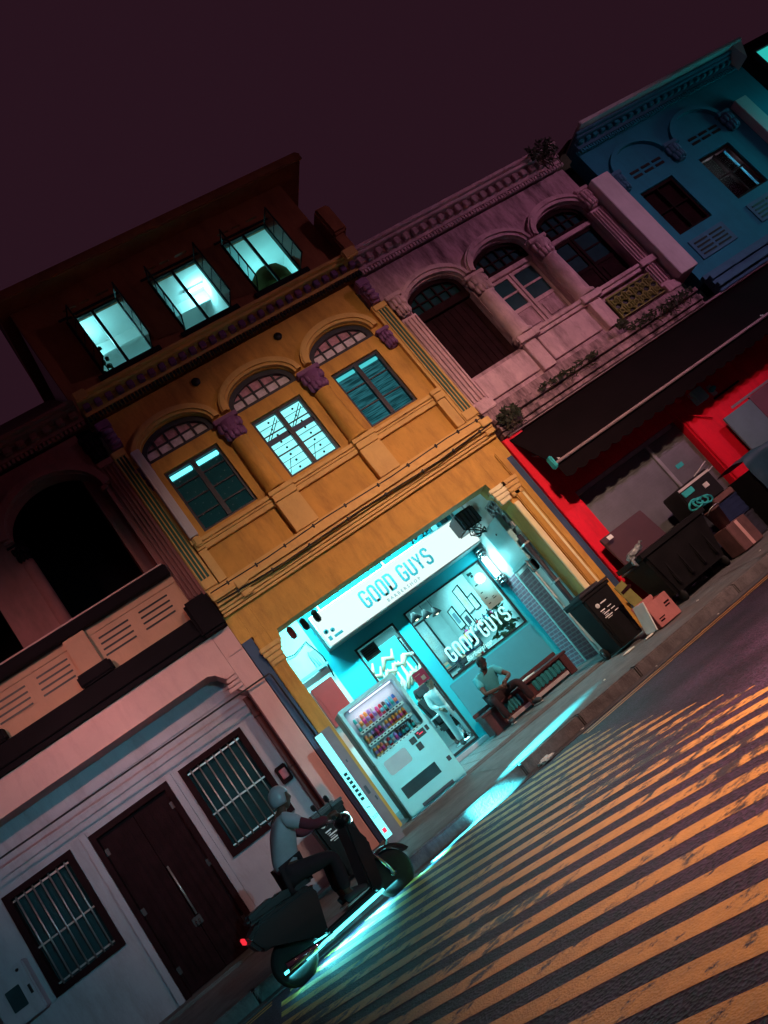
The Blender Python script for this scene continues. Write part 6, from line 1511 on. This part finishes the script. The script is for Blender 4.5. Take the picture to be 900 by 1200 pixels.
g = MB(); g.box(-.24, .36, -.17, .17, .20, .255, .02); LB(g, 'floorboard', mt['bikebody'])
g = MB(); g.prism([(-.22, .22), (-.10, .60), (-.12, .66), (-.70, .70), (-.86, .62), (-.80, .46), (-.56, .42), (-.36, .24)], -.16, .16)
bmesh.ops.bevel(g.bm, geom=list(g.bm.edges), offset=.035, segments=2, affect='EDGES'); LB(g, 'rear_body', mt['bikebody'])
g = MB(); g.prism([(-.06, .66), (-.1, .72), (-.4, .74), (-.46, .79), (-.76, .78), (-.78, .70), (-.12, .665)], -.13, .13)
bmesh.ops.bevel(g.bm, geom=list(g.bm.edges), offset=.03, segments=2, affect='EDGES'); LB(g, 'seat', mt['seatvinyl'])
g = MB(); g.tube([(.47, 0, .85), (.44, 0, .95)], .03, 8); g.tube([(.36, -.32, .99), (.43, -.18, .97), (.45, 0, .95), (.43, .18, .97), (.36, .32, .99)], .014, 8); hb = LB(g, 'handlebar', mt['chrome'])
for s in (-1, 1):
    g = MB(); g.tube([(.35, s * .34, .992), (.39, s * .24, .98)], .02, 8); g.build('grip', mt['rubber'], hb, local=True)
    g = MB(); g.tube([(.42, s * .2, .97), (.42, s * .26, 1.14)], .007, 6); g.obox(Matrix.Translation((.41, s * .28, 1.17)), .02, .12, .07, .01); g.build('mirror', mt['bikebody'], hb, local=True)
g = MB(); g.ball((.50, 0, .90), .09, .14, .08, 3); hl = LB(g, 'headlamp', mt['bikebody'])
g = MB(); g.lathe([(0, .0), (.055, -.006), (.062, -.03)], (.588, 0, .90), 16, 'x'); g.build('lens', EM('scooter headlamp lens', (.5, 1, 1), 12), hl, local=True)
g = MB(); g.box(-.875, -.85, -.08, .08, .60, .66, .008); LB(g, 'tail_lamp', EM('red tail lamp', (1, .03, .05), 1.0))
g = MB(); g.tube([(-.2, -.15, .18), (-.7, -.19, .24)], [.025, .045], 10); LB(g, 'exhaust', mt['chrome'])
for s in (-1, 1):
    g = MB(); g.tube([(-.74, s * .17, .21), (-.5, s * .18, .20), (-.24, s * .185, .185), (.1, s * .19, .182), (.40, s * .19, .185)], .013, 8); LB(g, 'led_strip', mt['led'])
g = MB(); g.box(-.5, .4, -.1, .1, .155, .165); LB(g, 'underglow_strip', mt['led'])
rot = Matrix.Rotation(SR, 3, 'Z'); S0 = Vector((SX, SY, .004))
def sp(x, y, z): return S0 + rot @ Vector((x, y, z))
l = lamp('underglow', 'AREA', (0, 0, 0), 30, (.12, .92, 1), t, shape='RECTANGLE', size=1.3, size_y=.12); l.location = (-.05, 0, .15); l.data.energy = 45
for tx, ty, tz, e_, an in ((.98, 8.64, 0, 2600, 34), (1.15, 8.76, 0, 10000, 26), (1.42, 8.9, .02, 9000, 16), (1.85, 9.07, .05, 18000, 17), (2.9, 9.66, .16, 28000, 13)):  # spot beams added to draw the cyan streak along road and kerb
    l = lamp('streak_beam', 'SPOT', (0, 0, 0), e_, (.06, .90, 1), t, spot_size=R(an), spot_blend=1.0, shadow_soft_size=.04); l.location = (.605, 0, .90)
    dl = rot.inverted() @ (Vector((tx, ty, tz)) - sp(.605, 0, .90)); l.rotation_euler = dl.to_track_quat('-Z', 'Y').to_euler()
person('rider in a pale grey top, red sleeves and grey helmet on the scooter', dict(pelvis=(-.22, 0, .84), belly=(-.15, 0, 1.0), chest=(-.02, 0, 1.20), neck=(.06, 0, 1.33), head=(.11, 0, 1.38),
    shL=(.0, -.19, 1.26), elL=(.17, -.29, 1.05), wrL=(.33, -.29, 1.02), shR=(.0, .19, 1.26), elR=(.17, .29, 1.05), wrR=(.33, .29, 1.02),
    hipL=(-.19, -.09, .82), knL=(.20, -.15, .72), anL=(.12, -.13, .36), toL=(.26, -.13, .30), hipR=(-.19, .09, .82), knR=(.20, .15, .72), anR=(.12, .13, .36), toR=(.26, .13, .30)),
    (SX, SY, .004), dict(skin=mt['skin_dark'], shirt=mt['greyshirt'], sleeves=mt['redsleeve'], trousers=mt['trousers'], shoe=mt['shoe'], hair=mt['helmet']), (1, 0, -.12), (.12, 0, 1), rz=SR, hairstyle='helmet', curl=1.0)

# ================================================================== STREET LAMPS AND AN ADDED CYAN FILL LAMP (stand behind and beside the photographer)
def street_lamp(lab, x, y, z, arm, hm):
    t = thing('street_lamp', lab, 'street lamp', (x, y - arm, 0))
    g = MB(); g.tube([(x, y - arm, 0), (x, y - arm, 1.2), (x, y - arm, z + .1), (x, y - arm + .3, z + .35), (x, y - .3, z + .3)], [.10, .08, .06, .05, .04], 12); g.build('pole', mt['metal'], t)
    g = MB(); g.box(x - .16, x + .16, y - .35, y + .35, z + .14, z + .34, .05); hd = g.build('lamp_head', mt['vgrey'], t)
    g = MB(); g.box(x - .12, x + .12, y - .28, y + .28, z + .125, z + .139); g.build('lens', hm, hd)
    return t
def lamp_in(t, loc, e, col, tgt, spread, sz=.4):
    l = lamp('lamp_light', 'AREA', loc, e, col, t, tgt, shape='DISK', size=sz); l.data.spread = R(spread)
    return l
t = street_lamp('tall street lamp with a warm head over the road to the right', 5.6, 3.0, 7.2, 4.5, mt['warmhead'])
lamp_in(t, (5.6, 3.0, 7.25), 215, (1, .62, .44), (5.3, 12, 2.0), 74)
lamp_in(t, (5.75, 2.6, 7.25), 380, (1, .50, .42), (4.9, 3.6, 0), 64)
t = street_lamp('tall street lamp with a mauve head far right of the photographer', 14.5, 3.5, 7.6, 4.5, mt['warmhead'])
lamp_in(t, (14.5, 3.5, 7.65), 105, (1, .48, .74), (9.0, 12, 2.8), 95)
t = street_lamp('tall street lamp left of the photographer', -3.2, 4.0, 6.6, 4.5, mt['warmhead'])
lamp_in(t, (-3.2, 4, 6.65), 24, (1, .44, .40), (-1.2, 12, 3.9), 38)
t = street_lamp('low lamp with a cyan head added across the road as fill light', 3.4, -3.5, 3.6, 1.5, mt['coolhead'])  # unseen fill lamp standing in for cyan shop light from opposite
lamp_in(t, (3.3, -3.4, 3.65), 11, (.25, .92, 1), (2.0, 11.7, 1.0), 15, .12)  # extra head added to turn the vending machine front cyan
lamp_in(t, (3.4, -3.5, 3.65), 21, (.28, .85, 1), (-1.8, 12.5, 2.6), 34, .15)
